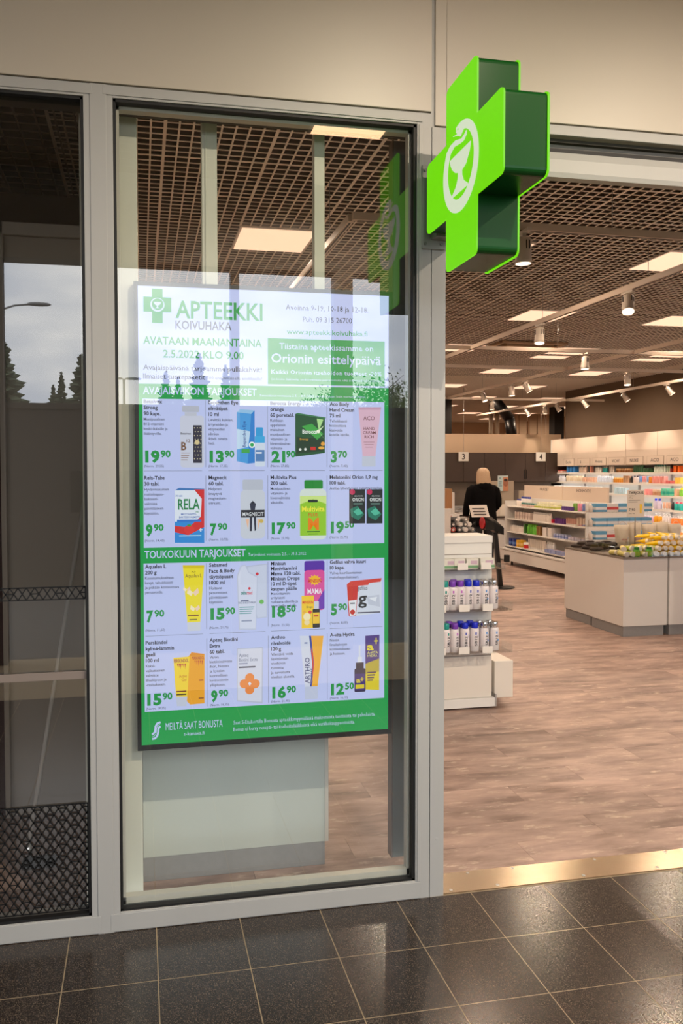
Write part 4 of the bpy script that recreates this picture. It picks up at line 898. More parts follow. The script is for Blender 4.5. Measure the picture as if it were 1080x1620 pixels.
# things on the service desk
for i, (x, kind, w_, h_, c, lb) in enumerate(((6.45, 'carton', .12, .09, (150, 70, 60), 'small reddish carton on the service desk'), (6.62, 'carton', .16, .16, (216, 206, 192), 'cream carton on the service desk beside the reddish one'), (6.60, 'bottle', .09, .32, (220, 214, 206), 'tall white bottle on the service desk'), (6.78, 'carton', .14, .22, (226, 218, 206), 'white carton with faint print on the service desk'), (6.93, 'carton', .10, .22, (84, 150, 50), 'upright green carton at the end of the service desk'), (6.5, 'bottle', .06, .2, (210, 200, 196), 'slim pale bottle behind the reddish carton'))):
    o = link(KN[kind], mk(kind, w_, h_, c)); o.location = (x, 13.98+(.14 if i in (2, 5) else 0), .83); tag(o, lb, KC[kind])
# till area at the left
td = thing('till_counter', 'pale till counter behind the door post with clear guards on top', 'counter'); obj('body', MB().box(4.6, 6.0, 14.2, 14.9, .02, .9), white, td, bev=.003); obj('worktop', MB().box(4.55, 6.05, 14.15, 14.95, .9, .94), greyp, td)
tag(obj('acrylic_guard', MB().box(5.0, 6.3, 14.5, 14.512, .94, 1.48), ACR), 'large clear acrylic guard standing on the till counter', 'screen')
for i in range(7):
    o = link('bag_holder', carton(.13, .1, .16+.04*(i % 3), [(150, 160, 176), (196, 200, 206), (120, 130, 150)][i % 3], 'bag_holder'), None, (5.15+i*.15, 14.75, .94)); tag(o, f'{["blue grey", "pale", "dark grey blue"][i % 3]} plastic holder behind the clear guard, {["first", "second", "third", "fourth", "fifth", "sixth", "seventh"][i]} from the post side', 'holder', 'holders behind the clear guard')
# basket table (with tins) near the post
bt = thing('offer_table', 'low pale table carrying the pile of silvery rolls, left of the self service terminal', 'table'); obj('body', MB().box(4.55, 4.90, 11.0, 11.7, .0, .74), white, bt, bev=.003); obj('table_top', MB().box(4.54, 4.91, 10.98, 11.72, .74, .77), brownc, bt)
for k, (x, y) in enumerate(((4.57, 11.0), (4.89, 11.0), (4.89, 11.7))): obj('basket_rim', MB().box(x-.01, x+.01, y-.01, y+.01, .77, .95), ACR, bt)
rc = [(206, 204, 200), (96, 96, 98), (226, 224, 220), (150, 148, 146), (60, 60, 62), (196, 80, 70)]
cn = ['pale grey', 'dark grey', 'white', 'mid grey', 'black', 'red']
rolls = []
for k in range(34):
    c = k % 5 if k % 11 else 5
    lv = 0 if k < 14 else (1 if k < 26 else 2)
    kk = k if k < 14 else (k-14 if k < 26 else k-26); ncol = [4, 4, 3][lv]
    x = 4.60+.082*(kk % ncol)+.012*lv; y = 11.10+.165*(kk//ncol)+.04*lv; z = .81+.075*lv
    b = MB().cyl((0, -.075, 0), (0, .075, 0), .036, n=12, m=0).cyl((0, -.0765, 0), (0, -.075, 0), .018, n=8, m=1)
    o = obj('bandage_roll', b, [mat('roll_%d' % c, rc[c], .45), mat('roll_core', (240, 236, 230), .5)], None, (x, y, z)); o.rotation_euler = (0, 0, random.uniform(-.5, .5))
    tag(o, f'{cn[c]} wrapped roll, {["bottom", "middle", "top"][lv]} layer on the low table, {NTH[kk//ncol]} row, {NTH[kk % ncol]} place', 'roll', f'{cn[c]} rolls in the {["bottom", "middle", "top"][lv]} layer')
bx = thing('cardboard_box', 'brown cardboard box with a yellow label beside the door post', 'box', (4.3, 11.2, 1.13))
obj('box_body', MB().box(-.2, .26, -.15, .15, 0, .29), mat('brown_cardboard', (168, 122, 82), .8, 0, .06, 8), bx, bev=.003); obj('yellow_label', MB().box(.02, .10, -.153, -.15, .10, .22), mat('yellow_label', (226, 200, 60), .6), bx)
st = thing('white_plinth_stand', 'plain white box plinth under the cardboard box beside the door post', 'plinth', (4.2, 11.05, 0)); obj('body', MB().box(-.3, .33, -.02, .35, 0, 1.13), white, st, bev=.004)
tag(obj('acrylic_box', MB().box(4.60, 4.95, 11.9, 12.2, 1.0, 1.34), mat('pale_box', (206, 200, 194), .5)), 'pale box between the cardboard box and the clear guard', 'box')
tag(obj('white_plinth_stand', MB().box(4.55, 5.0, 11.85, 12.3, 0, 1.0), white), 'white pedestal behind the low table carrying the pale box', 'plinth')
# terminal with black arm
kt = thing('ticket_terminal', 'black and red self service terminal with a sign on a slanted black post', 'terminal', (5.10, 10.55, 0))
obj('base', MB().lathe([(.2, 0), (.2, .012), (.05, .02)], n=24), blackp, kt)
obj('post', MB().loft([[(x_-.03, -.025, 0.015), (x_+.03, -.025, .015), (x_+.03, .025, .015), (x_-.03, .025, .015)] if i == 0 else [(x_-.03-.09, -.025, .8), (x_+.03-.09, -.025, .8), (x_+.03-.09, .025, .8), (x_-.03-.09, .025, .8)] for i, x_ in enumerate((0, 0))], sm=False), blackp, kt)
h = obj('housing', MB().loft([[(-.28, a, .84+c) for a, c in ((-.10, 0), (.10, 0), (.10, .16), (-.02, .2), (-.10, .12))], [(-.16, a, .84+c) for a, c in ((-.12, 0), (.12, 0), (.12, .16), (0, .2), (-.12, .12))], [(.0, a, .77+c) for a, c in ((-.10, 0), (.10, 0), (.10, .12), (0, .14), (-.10, .10))]], sm=False), mat('black_gloss', (26, 28, 28), .2), kt)
obj('red_side', MB().loft([[(-.27, 0.0+.085*math.cos(t), .94+.085*math.sin(t)) for t in [k*.5236 for k in range(12)]], [(-.295, 0.0+.085*math.cos(t), .94+.085*math.sin(t)) for t in [k*.5236 for k in range(12)]]], sm=False), mat('red_plastic', (196, 30, 38), .3), kt)
obj('card_reader', MB().box(.02, .08, -.12, -.06, .38, .48), blackp, kt)
sg = MB(); 
obj('sign_holder', MB().add([(-.50, -.12, 1.03), (-.23, -.12, 1.03), (-.26, -.08, 1.20), (-.53, -.08, 1.20), (-.50, -.115, 1.03), (-.23, -.115, 1.03), (-.26, -.075, 1.20), (-.53, -.075, 1.20)], [(0, 1, 2, 3), (7, 6, 5, 4), (0, 4, 5, 1), (1, 5, 6, 2), (2, 6, 7, 3), (3, 7, 4, 0)]), mat('white_card', (232, 224, 214), .5), kt)
for k in range(3): obj('sign_text', MB().add([(-.47-.006*k*1.6, -.1235+.012*(k*.9), 1.065+.04*k), (-.28-.006*k*1.6, -.1235+.012*(k*.9), 1.065+.04*k), (-.283-.006*k*1.6, -.120+.012*(k*.9), 1.080+.04*k), (-.473-.006*k*1.6, -.120+.012*(k*.9), 1.080+.04*k)], [(0, 1, 2, 3)]), mat('grey_print', (84, 76, 72), .6), kt)
# ================================================================= PERSON
skin = mat('skin', (206, 160, 134), .55); coat = mat('black_coat_fabric', (10, 9, 10), .95, 0, .3, 40, .2, spec=.1); hairm = mat('blonde_hair', (170, 142, 114), .55, 0, .4, 60, .4, stretch=(6, 6, .6)); pants = mat('dark_trousers', (26, 25, 28), .9)
ps = thing('person', 'person with shoulder length blonde hair in a black hooded coat, seen from behind', 'person', (5.83, 12.75, 0), math.radians(-8))
import bmesh
def skinned(name, joints, edges, mats, parent, sub=2):
    me = bpy.data.meshes.new(name); me.from_pydata([j[0] for j in joints], edges, []); o = link(name, me, parent)
    me.materials.append(mats); m = o.modifiers.new('skin', 'SKIN'); m.use_smooth_shade = True
    for i, j in enumerate(joints):
        r = j[1]; me.skin_vertices[0].data[i].radius = (r, r) if not isinstance(r, tuple) else r
    me.skin_vertices[0].data[0].use_root = True
    s_ = o.modifiers.new('sub', 'SUBSURF'); s_.levels = sub; s_.render_levels = sub; return o
J = [((0, 0, .92), (.15, .11)), ((0, 0, 1.10), (.13, .10)), ((0, .01, 1.30), (.16, .11)), ((0, .01, 1.41), (.07, .06)), ((0, .015, 1.50), .055), ((0, .03, 1.58), (.075, .09)), ((0, .03, 1.66), (.072, .085)),
     ((-.17, 0, 1.375), .042), ((-.25, .0, 1.12), .042), ((-.26, .14, .92), .030), ((-.26, .19, .86), (.024, .018)),
     ((.17, 0, 1.375), .042), ((.25, .02, 1.12), .042), ((.24, .20, .98), .030), ((.235, .26, .965), (.024, .018)),
     ((-.10, 0, .86), .085), ((-.11, .0, .48), .058), ((-.115, -.02, .10), .040), ((-.12, .13, .05), (.035, .03)),
     ((.10, 0, .86), .085), ((.11, .0, .48), .058), ((.115, -.02, .10), .040), ((.12, .13, .05), (.035, .03))]
E_ = [(0, 1), (1, 2), (2, 3), (3, 4), (4, 5), (5, 6), (3, 7), (7, 8), (8, 9), (9, 10), (3, 11), (11, 12), (12, 13), (13, 14), (0, 15), (15, 16), (16, 17), (17, 18), (0, 19), (19, 20), (20, 21), (21, 22)]
skinned('body', J, E_, skin, ps)
for sx in (-1, 1):
    bx0 = (-.26, .20, .855) if sx < 0 else (.235, .27, .962)
    for k in range(5):
        if k < 4: p0 = Vector(bx0)+Vector(((k-1.5)*.016, .0, 0)); dirn = Vector((0, .6, -.8)) if sx < 0 else Vector((0, .95, -.25)); L_ = [.06, .068, .064, .052][k]
        else: p0 = Vector(bx0)+Vector((-sx*.03, -.02, 0)); dirn = Vector((-sx*.6, .6, -.4)); L_ = .05
        dirn.normalize(); p1 = p0+dirn*L_*.55; p2 = p1+(dirn+Vector((0, -.3, -.4))).normalized()*L_*.45
        skinned('finger', [(tuple(p0-dirn*.02), .0085), (tuple(p0), .0085), (tuple(p1), .008), (tuple(p2), .0065)], [(0, 1), (1, 2), (2, 3)], skin, ps, 1)
def ell(cx_, cy_, z, rx, ry, n=22): return [(cx_+rx*math.cos(2*math.pi*i/n), cy_+ry*math.sin(2*math.pi*i/n), z) for i in range(n)]
obj('coat', MB().loft([ell(0, 0, .74, .235, .18), ell(0, 0, .80, .245, .185), ell(0, 0, 1.0, .225, .165), ell(0, 0, 1.15, .215, .155), ell(0, .0, 1.3, .235, .155), ell(0, .0, 1.40, .215, .135), ell(0, .0, 1.455, .14, .10), ell(0, .01, 1.49, .085, .08)]), coat, ps)
b = MB()
for i, (p, r) in enumerate((((-.185, 0, 1.40), (.245, 0, 1.40)),)): pass
def sleeve(ps_, rs): return MB().loft([[tuple(Vector(p)+Vector((r*math.cos(a), r*math.sin(a)*math.cos(.2), r*.25*math.sin(a))) ) for a in [2*math.pi*k/14 for k in range(14)]] for p, r in zip(ps_, rs)])
obj('sleeve', sleeve([(-.17, 0, 1.44), (-.205, 0, 1.38), (-.25, 0, 1.22), (-.272, .01, 1.10), (-.275, .08, .99), (-.268, .13, .91)], [.05, .085, .075, .068, .06, .055]), coat, ps)
obj('sleeve', sleeve([(.17, 0, 1.44), (.205, 0, 1.38), (.25, 0, 1.22), (.265, .02, 1.10), (.255, .12, 1.03), (.245, .20, .985)], [.05, .085, .075, .068, .06, .055]), coat, ps)
obj('hood', MB().lathe([(.03, 1.33), (.10, 1.35), (.135, 1.41), (.13, 1.46), (.09, 1.49)], (0, -.06, 0), 20, 0, 1, .75), coat, ps)
for s_ in (-1, 1): obj('trouser_leg', MB().loft([ell(s_*.105, 0, .82, .115, .12, 14), ell(s_*.11, 0, .5, .085, .09, 14), ell(s_*.115, -.01, .09, .065, .07, 14)]), pants, ps)
for s_ in (-1, 1): obj('shoe', MB().loft([ell(s_*.12, .04, 0.0, .055, .14, 14), ell(s_*.12, .04, .045, .055, .14, 14), ell(s_*.12, -.01, .11, .045, .06, 14)]), blackp, ps)
hr = MB(); rings = []
for z, rx, ry, cy_ in ((1.40, .10, .05, -.075), (1.45, .125, .075, -.055), (1.52, .122, .105, -.03), (1.60, .112, .120, 0), (1.67, .104, .118, .01), (1.72, .080, .092, .015), (1.745, .035, .045, .02)):
    rings.append([(rx*(1+.05*math.sin(9*a))*math.cos(a), cy_+ry*(1+.05*math.sin(9*a))*math.sin(a), z) for a in [2*math.pi*k/36 for k in range(36)]])
obj('hair', hr.loft(rings), hairm, ps)
obj('nose', MB().cyl((0, .115, 1.60), (0, .145, 1.575), .008, .013, 8), skin, ps)
for s_ in (-1, 1): obj('eye', MB().lathe([(.002, -.008), (.009, 0), (.002, .008)], (s_*.032, .118, 1.62), 8), black2, ps)
obj('mouth', MB().box(-.022, .022, .112, .120, 1.535, 1.543), mat('lips', (170, 96, 88), .5), ps)

# ================================================================= SHOPFRONT STAND WITH MOUTHWASH
SX0, SX1, SYF = 1.74, 2.424, 5.15
ss = thing('shelf_stand', 'white slotted shelf stand just inside the doorway carrying white bottles with coloured caps', 'shelf', (0, 0, 0))
obj('back_board', MB().box(SX0, SX1, SYF, SYF+.06, .33, 1.175), white, ss, bev=.002)
obj('top_cap', MB().box(SX0, SX1, SYF-.01, SYF+.25, 1.175, 1.225), white, ss, bev=.002)
obj('groove', MB().box(SX0, SX1-.003, SYF-.001, SYF+.001, 1.092, 1.098).box(SX0, SX1-.003, SYF-.001, SYF+.001, .862, .868).box(SX0, SX1-.003, SYF-.001, SYF+.001, .585, .591).box(SX0, SX1-.003, SYF-.001, SYF+.001, .375, .383), mat('groove_grey', (150, 142, 134), .6), ss)
obj('lower_board', MB().box(SX0, SX1, SYF-.004, SYF+.06, .08, .372), mat('warm_white_board', (222, 216, 206), .45), ss, bev=.002)
obj('base_box', MB().box(SX0, SX1+.02, SYF-.02, SYF+.5, .015, .078), white, ss, bev=.002); obj('base_side', MB().box(SX1+.02, SX1+.032, SYF-.02, SYF+.5, .015, .10), steel, ss)
for x in (SX0+.05, SX1-.04): obj('foot', MB().cyl((x, SYF+.03, 0), (x, SYF+.03, .016), .012, n=8), blackp, ss)
obj('core_box', MB().box(SX0, SX1-.005, SYF+.06, SYF+.5, .1, 1.175), white, ss)
tag(obj('side_shelf_box', MB().box(SX1+.033, 2.60, SYF+.02, SYF+.42, .062, .325), mat('warm_white_board', (0, 0, 0)), bev=.004), 'plain white box shelf sticking out from the right side of the shelf stand', 'shelf')
def shelf_tray(z, lip, xr, pr):
    t = obj('acrylic_shelf', MB().box(SX0, xr, SYF-pr, SYF, z-.006, z).box(SX0, xr, SYF-pr-.004, SYF-pr, z-.006, z+lip).box(xr, xr+.004, SYF-pr, SYF, z-.006, z+lip), ACR, ss)
    for k in range(3): obj('price_tag', MB().box(SX0+.20+k*.17, SX0+.20+k*.17+.075, SYF-pr-.007, SYF-pr-.004, z-.002, z+.045), white2, ss)
shelf_tray(1.005, .03, 2.46, .13); shelf_tray(.725, .05, 2.50, .16); shelf_tray(.435, .05, 2.50, .16)
capcol = {'purple': (120, 60, 180), 'blue': (24, 44, 200), 'chrome': (220, 220, 222), 'teal': (30, 150, 140)}
bw = mat('bottle_white', (226, 220, 222), .3)
protos = {}
def mouthwash(cn_):
    t = thing('mouthwash_bottle', 'x', 'bottle')
    obj('bottle_body', MB().lathe([(.029, 0), (.0325, .006), (.033, .145), (.029, .157), (.018, .163)], n=18, sy=.85), bw, t)
    cm_ = mat('cap_'+cn_, capcol[cn_], .15 if cn_ == 'chrome' else .35, 1 if cn_ == 'chrome' else 0)
    obj('cap', MB().lathe([(.022, .160), (.0235, .164), (.0235, .196), (.021, .2)], n=18), cm_, t)
    lc_ = {'purple': (190, 110, 200), 'blue': (96, 106, 190), 'chrome': (110, 160, 220), 'teal': (40, 150, 140)}[cn_]
    fr_ = lambda a, c: (a, -.85*math.sqrt(max(.0, .0333**2-a*a))-.0006, c)
    pm = mat('print_'+cn_, lc_, .4)
    obj('label_square', MB().add([fr_(-.006, .118), fr_(.006, .118), fr_(.006, .136), fr_(-.006, .136)], [(0, 1, 2, 3)]), pm, t)
    put('SB12', .009, .040, .018, .070, mat('sb_ink', (20, 20, 30), .5), .02, name='label_text', rot=True, frame=lambda a, c: fr_(a, c)); assemble_texts(t)
    put('SB12', .020, .10, .006, .024, pm, .0, name='label_small_text', rot=True, frame=lambda a, c: fr_(a, c)); assemble_texts(t)
    if cn_ == 'chrome': obj('label_drop', MB().add([fr_(.012+.006*math.cos(k), .075+.008*math.sin(k)) for k in [i*.628 for i in range(10)]], [tuple(range(10))]), mat('drop_blue', (60, 150, 220), .4), t)
    return t
for cn_ in capcol: protos[cn_] = mouthwash(cn_)
used = set()
def bot(cn_, px, ybase, z, dy, lab, rz=0):
    h = hit(px, ybase, 1, SYF-.115+dy)
    o = protos[cn_] if cn_ not in used else dup(protos[cn_])
    used.add(cn_); o.location = (h.x, SYF-.105+dy, z); o.rotation_euler = (0, 0, rz+.15); o['label'] = lab; o['group'] = 'mouthwash bottles on the shelf stand'
up_, lo_ = .727, .437
for lvl, z, row in (('upper', up_, [('teal', 704), ('purple', 716), ('purple', 728.5), ('blue', 741), ('blue', 753.5), ('chrome', 767), ('chrome', 781.5)]), ('lower', lo_, [('teal', 706), ('purple', 720), ('blue', 736), ('blue', 751.5), ('chrome', 767), ('chrome', 783)])):
    seen_ = {}
    for cn_, px in row:
        seen_[cn_] = seen_.get(cn_, 0)+1; nn = sum(1 for q in row if q[0] == cn_)
        pos = '' if nn == 1 else (', nearer the door post' if seen_[cn_] == 1 else ', nearer the shelf end')
        bot(cn_, px, 950, z, 0, f'{cn_} capped white bottle, front row, {lvl} stand shelf{pos}', random.uniform(-.25, .25))
for lvl, z, row in (('upper', up_, [('purple', 718), ('blue', 740), ('chrome', 764), ('chrome', 778)]), ('lower', lo_, [('purple', 711), ('blue', 729), ('blue', 744), ('chrome', 759), ('chrome', 775)])):
    seen_ = {}
    for cn_, px in row:
        seen_[cn_] = seen_.get(cn_, 0)+1; nn = sum(1 for q in row if q[0] == cn_)
        pos = '' if nn == 1 else (', nearer the door post' if seen_[cn_] == 1 else ', nearer the shelf end')
        bot(cn_, px, 950, z, .063, f'{cn_} capped white bottle, back row, {lvl} stand shelf{pos}', random.uniform(-.25, .25))
for k, px in enumerate((708, 724, 745, 768)):
    h = hit(px, 880, 1, SYF-.06); t = thing('gum_carton', ['small green and white carton on the top shelf of the stand, beside the door post', 'second small green and white carton on the top shelf of the stand', 'small white carton partly behind a tag on the top shelf of the stand', 'wide pale carton at the outer end of the top shelf of the stand'][k], 'carton', (h.x, SYF-.06, 1.006), random.uniform(-.1, .1)); wv = .042 if k < 3 else .052
    obj('carton_box', MB().box(-wv, wv, -.03, .03, 0, .068), mat('carton_cream', (218, 216, 206), .5), t)
    obj('printed_band', MB().box(-wv-.0005, wv+.0005, -.0308, -.030, .005, .022), mat('carton_green', (120, 168, 120), .5), t); obj('printed_patch', MB().box(-wv*.3, wv*.8, -.0308, -.030, .03, .055), mat('carton_pink', (196, 170, 186), .5), t)

# ================================================================= OFFER BINS
def bin_unit(x0, x1, y0, y1, lab):
    t = thing('offer_bin', lab, 'display bin')
    obj('body', MB().box(x0, x1, y0, y1, .105, .79), white, t, bev=.003); obj('plinth', MB().box(x0+.01, x1-.03, y0+.012, y1-.02, .0, .105), greyp, t); obj('bin_tray', MB().box(x0-.004, x1+.004, y0-.004, y1+.004, .79, .806), mat('grey_tray_edge', (128, 118, 108), .5), t)
    obj('clear_rim', MB().box(x0, x1, y0, y0+.004, .806, .90).box(x0, x0+.004, y0, y1, .806, .90).box(x0, x1, y1-.004, y1, .806, .90).box(x1-.004, x1, y0, y1, .806, .90), ACR, t)
bin_unit(4.765, 5.262, 7.107, 7.70, 'white offer bin with grey plinth at the near corner, topped with green and yellow tubs')
bin_unit(5.284, 5.80, 7.107, 7.70, 'white offer bin at the right frame edge, heaped with yellow tubes')
bin_unit(4.785, 5.262, 7.725, 8.26, 'white offer bin on the far left of the bin block, holding dark glasses cases')
bin_unit(5.275, 5.80, 7.715, 8.26, 'white offer bin behind the corner one, under the clear bags')
NT = 'first second third fourth fifth sixth seventh eighth ninth tenth'.split()
def put_items(mesh, name, cat, places, label, group):
    zs = sorted(set(round(p[2], 3) for p, r in places)); ly = ['bottom layer', 'middle layer', 'top layer'] if len(zs) > 2 else ['lower layer', 'upper layer']
    rowk = {}
    for k, (p, rot) in enumerate(places):
        rowk.setdefault((round(p[2], 3), round(p[1], 3)), []).append(p[0])
    for k, (p, rot) in enumerate(places):
        o = link(name, mesh, None, p); o.rotation_euler = rot; ys = sorted(set(q[1] for q in rowk if q[0] == round(p[2], 3))); xs = sorted(rowk[(round(p[2], 3), round(p[1], 3))])
        lz = '' if len(zs) == 1 else ly[zs.index(round(p[2], 3))]+' '
        tag(o, f'{label}, {lz}row {NT[ys.index(round(p[1], 3))]} from front, {NT[xs.index(p[0])]} from left', cat, group)
tubG = MB().cyl((0, -.055, 0), (0, .045, 0), .027, n=12, m=0).cyl((0, .045, 0), (0, .07, 0), .028, n=12, m=1).mesh('vitamin_tub', [mat('lime_wrap', (176, 190, 50), .4, 0, .1, 60), mat('tub_lid', (236, 228, 214), .4)])
rnd = random.Random(3)
pl1, pl2 = [], []
for k in range(18):
    lv = 0 if k < 12 else 1; kk = k if k < 12 else k-12
    x = 4.815+.066*(kk % 6)+.03*lv; y = 7.20+.15*(kk//6)+.04*lv; z = .834+.05*lv
    (pl1 if kk % 3 else pl2).append(((x, y, z), (rnd.uniform(-.1, .1), 0, math.pi+rnd.uniform(-.5, .5))))
put_items(tubG, 'vitamin_tub', 'tub', pl1, 'lime green white lidded tub, corner bin', 'lime tubs in the corner bin')
tubY = MB().cyl((0, -.055, 0), (0, .045, 0), .027, n=12, m=0).cyl((0, .045, 0), (0, .07, 0), .028, n=12, m=1).mesh('vitamin_tub', [mat('pale_yellow_wrap', (226, 214, 120), .4, 0, .1, 60), mat('tub_lid', (236, 228, 214))])
put_items(tubY, 'vitamin_tub', 'tub', pl2, 'pale yellow white lidded tub, corner bin', 'pale yellow tubs in the corner bin')
jarG = MB().lathe([(.030, 0), (.032, .005), (.032, .068), (.024, .074)], n=14, m=0).lathe([(.022, .074), (.024, .076), (.024, .096), (.020, .1)], n=14, m=1).lathe([(.0325, .015), (.0325, .055)], n=14, m=2).mesh('multivitamin_jar', [mat('green_jar', (90, 170, 40), .35), mat('green_cap', (30, 120, 40), .35), mat('jar_label', (160, 196, 50), .4)])
for k, (px, lb) in enumerate(((1008, 'upright green jar at the front of the corner bin, nearer the shelving'), (1028, 'upright green jar at the front of the corner bin, nearer the yellow tubes'))):
    h = hit(px, 878, 1, 7.135); tag(link('multivitamin_jar', jarG, None, (h.x, 7.15, .806)), lb, 'jar', 'green jars at the bin front')
tubeY = MB().loft([[(.024*math.cos(a), 0, .024*math.sin(a)) for a in [k*.5236 for k in range(12)]], [(.030*math.cos(a), .07, .020*math.sin(a)) for a in [k*.5236 for k in range(12)]], [(.038*math.cos(a), .17, .003*math.sin(a)) for a in [k*.5236 for k in range(12)]]]).cyl((0, -.035, 0), (0, 0, 0), .023, .024, 12, m=1).mesh('cream_tube', [mat('bright_yellow_tube', (252, 214, 10), .35), mat('tube_cap', (240, 234, 224), .35)])
pf, pm_ = [], []
for k in range(54):
    lv = 0 if k < 16 else (1 if k < 30 else (2 if k < 44 else 3)); kk = [k, k-16, k-30, k-44][lv]; nc = [8, 7, 7, 5][lv]
    x = [5.17, 5.20, 5.24, 5.30][lv]+.076*(kk % nc); y = 7.16+.20*(kk//nc)+.025*lv; z = .832+.052*lv
    (pf if lv == 3 else pm_).append(((x, y, z), (rnd.uniform(-.1, .15), rnd.uniform(-.4, .4), rnd.uniform(-.5, .5))))
put_items(tubeY, 'cream_tube', 'tube', pm_, 'bright yellow tube in the heap', 'yellow tubes in the heap')
put_items(tubeY, 'cream_tube', 'tube', pf, 'bright yellow tube on top of the heap', 'yellow tubes on top')
# glasses cases
gc = MB().lathe([(.02, 0), (.035, .01), (.035, .03), (.02, .04)], n=12, sx=2.1, sy=.9).mesh('glasses_case', mat('dark_case', (44, 34, 30), .3)); pk = []
for k in range(15):
    pk.append(((4.87+.15*(k % 3), 7.76+.095*(k//3), .81+(.04 if k % 2 else 0)), (0, 0, rnd.uniform(-.4, .4))))
put_items(gc, 'glasses_case', 'case', pk, 'dark glossy glasses case', 'dark glasses cases in the bin')
# clear tote bags
bagm = mat('milky_clear_bag', (222, 210, 190), .35, 0, .06, 8, .3); 
for k, px in enumerate((981, 1003, 1024, 1045, 1064)):
    h = hit(px, 850, 1, 7.86); t = thing('tote_bag', ['milky clear bag at the left end of the row behind the bins', 'second milky clear bag of the row, left of the reddish print', 'milky clear bag with reddish print in the middle of the row', 'milky clear bag with reddish print right of the middle one', 'milky clear bag at the right end of the row behind the yellow heap'][k], 'bag', (h.x, 7.84+.02*(k % 2), .808), rnd.uniform(-.15, .15), 'clear bags behind the bins')
    wv = .075; rings = []
    for z, a, d_ in ((0, .72, .045), (.03, .82, .06), (.13, .92, .055), (.22, 1.10, .04), (.275+.02*(k % 2), 1.2, .03)):
        rings.append([(wv*a*math.cos(q)*(1+.04*math.sin(5*q+z*20)), d_*math.sin(q)*(1+.15*math.sin(7*q)), z) for q in [k2*math.pi/10 for k2 in range(20)]])
    obj('bag_body', MB().loft(rings), bagm, t)
    hm = MB()
    for sgn in (-1,):
        pts = [Vector((.045*math.cos(a), -.02, .26+.05*math.sin(a))) for a in [math.pi*q/8 for q in range(9)]]
        for q in range(8): hm.cyl(pts[q], pts[q+1], .003, n=6)
    obj('bag_handle', hm, bagm, t)
    put('sebamed', -.035, .11, .02, .07, redm if k in (2, 3) else mat('faint_red', (196, 120, 110), .5), .02, name='bag_print', frame=lambda a, c: (a, -.062, c)); assemble_texts(t)
# TARJOUS sign
tj = thing('offer_sign', 'tall white price sign reading TARJOUS 7,90 standing above the clear bags', 'sign', (5.355, 7.78, .81))
obj('sign_card', MB().box(-.105, .105, -.003, .003, .36, .66), mat('white_card', (0, 0, 0)), tj); obj('sign_pole', MB().cyl((0, .006, 0), (0, .006, .66), .005, n=8), steel, tj)
fr_ = lambda a, c: (a, -.0045, c)
wtext(tj, 'TARJOUS', fr_, -.09, .615, .028, .18, inkm, .012); wtext(tj, '7,90', fr_, -.085, .425, .032, .075, inkm, .005); wtext(tj, 'Aqualan L', fr_, -.09, .59, .010, .08, inkm); wtext(tj, '200 g', fr_, -.09, .568, .010, .05, inkm); wtext(tj, '(Norm. 11,60)', fr_, -.085, .395, .009, .07, inkm)
obj('printed_lines', MB().box(-.09, .05, -.0045, -.003, .545, .549).box(-.09, .02, -.0045, -.003, .525, .529), inkm, tj); obj('printed_tube', MB().add([(.045, -.005, .50), (.075, -.005, .50), (.07, -.005, .40), (.05, -.005, .40)], [(0, 1, 2, 3)]), mat('bright_yellow_tube', (0, 0, 0)), tj)
# rack with blue and red cartons
rk = thing('clear_rack', 'clear acrylic rack holding blue, white and red cartons behind the offer bins', 'rack', (0, 0, 0))
obj('upright', MB().box(5.62, 5.635, 9.15, 9.45, 0, 1.27), ACR, rk); obj('upright', MB().box(6.46, 6.475, 9.15, 9.45, 0, 1.27), ACR, rk)
obj('rack_base', MB().box(5.6, 6.5, 9.12, 9.5, 0, .6), white, rk)
for z in (.80, .97, 1.155): obj('rack_shelf', MB().box(5.635, 6.46, 9.12, 9.45, z-.008, z), ACR, rk)
c1 = mk('carton', .155, .105, (104, 170, 210), band=(236, 238, 240)); c2 = mk('carton', .155, .105, (232, 226, 222), band=(206, 76, 70)); c3 = mk('bottle', .06, .10, (226, 214, 204))
for r, z in enumerate((.80, .97, 1.155)):
    for k in range(5):
        isred = (k % 2 == 1 and r != 1) ; m_ = c2 if isred else c1
        o = link('carton', m_, None, (5.80+.162*k, 9.19, z)); tag(o, f'{"white and red" if isred else "light blue and white"} carton, {["bottom", "middle", "top"][r]} shelf of the clear rack, {NTH[k]} from left', 'carton', f'{"white and red" if isred else "light blue and white"} cartons, {["bottom", "middle", "top"][r]} rack shelf')
    o = link('bottle', c3, None, (5.68, 9.19, z)); tag(o, f'small cream bottle at the left end of the {["bottom", "middle", "top"][r]} shelf of the clear rack', 'bottle')

# ================================================================= SHAMPOO GONDOLA
gd = thing('gondola_shelving', 'long double sided white shelving unit with grey name boards, middle of the shop', 'shelving')
obj('spine', MB().box(6.87, 6.93, 10.7, 13.3, .1, 1.20), white, gd); obj('base_deck', MB().box(6.45, 7.35, 10.7, 13.38, .085, .30), white, gd, bev=.003); obj('base_groove', MB().box(6.445, 6.455, 10.72, 13.36, .262, .272), mat('groove_grey', (0, 0, 0)), gd)
obj('far_end_panel', MB().box(6.52, 6.9, 13.30, 13.33, .30, 1.15), white, gd)
obj('near_end_panel', MB().box(6.52, 7.3, 10.66, 10.69, .1, 1.20), white, gd)
for y in (10.9, 13.1): obj('foot', MB().cyl((6.55, y, 0), (6.55, y, .09), .02, n=8), blackp, gd)
GZ = (1.06, .835, .60, .35)
for z in GZ: obj('shelf_board', MB().box(6.55 if z > .4 else 6.5, 6.87, 10.7, 13.3, z-.022, z), white2, gd, bev=.002)
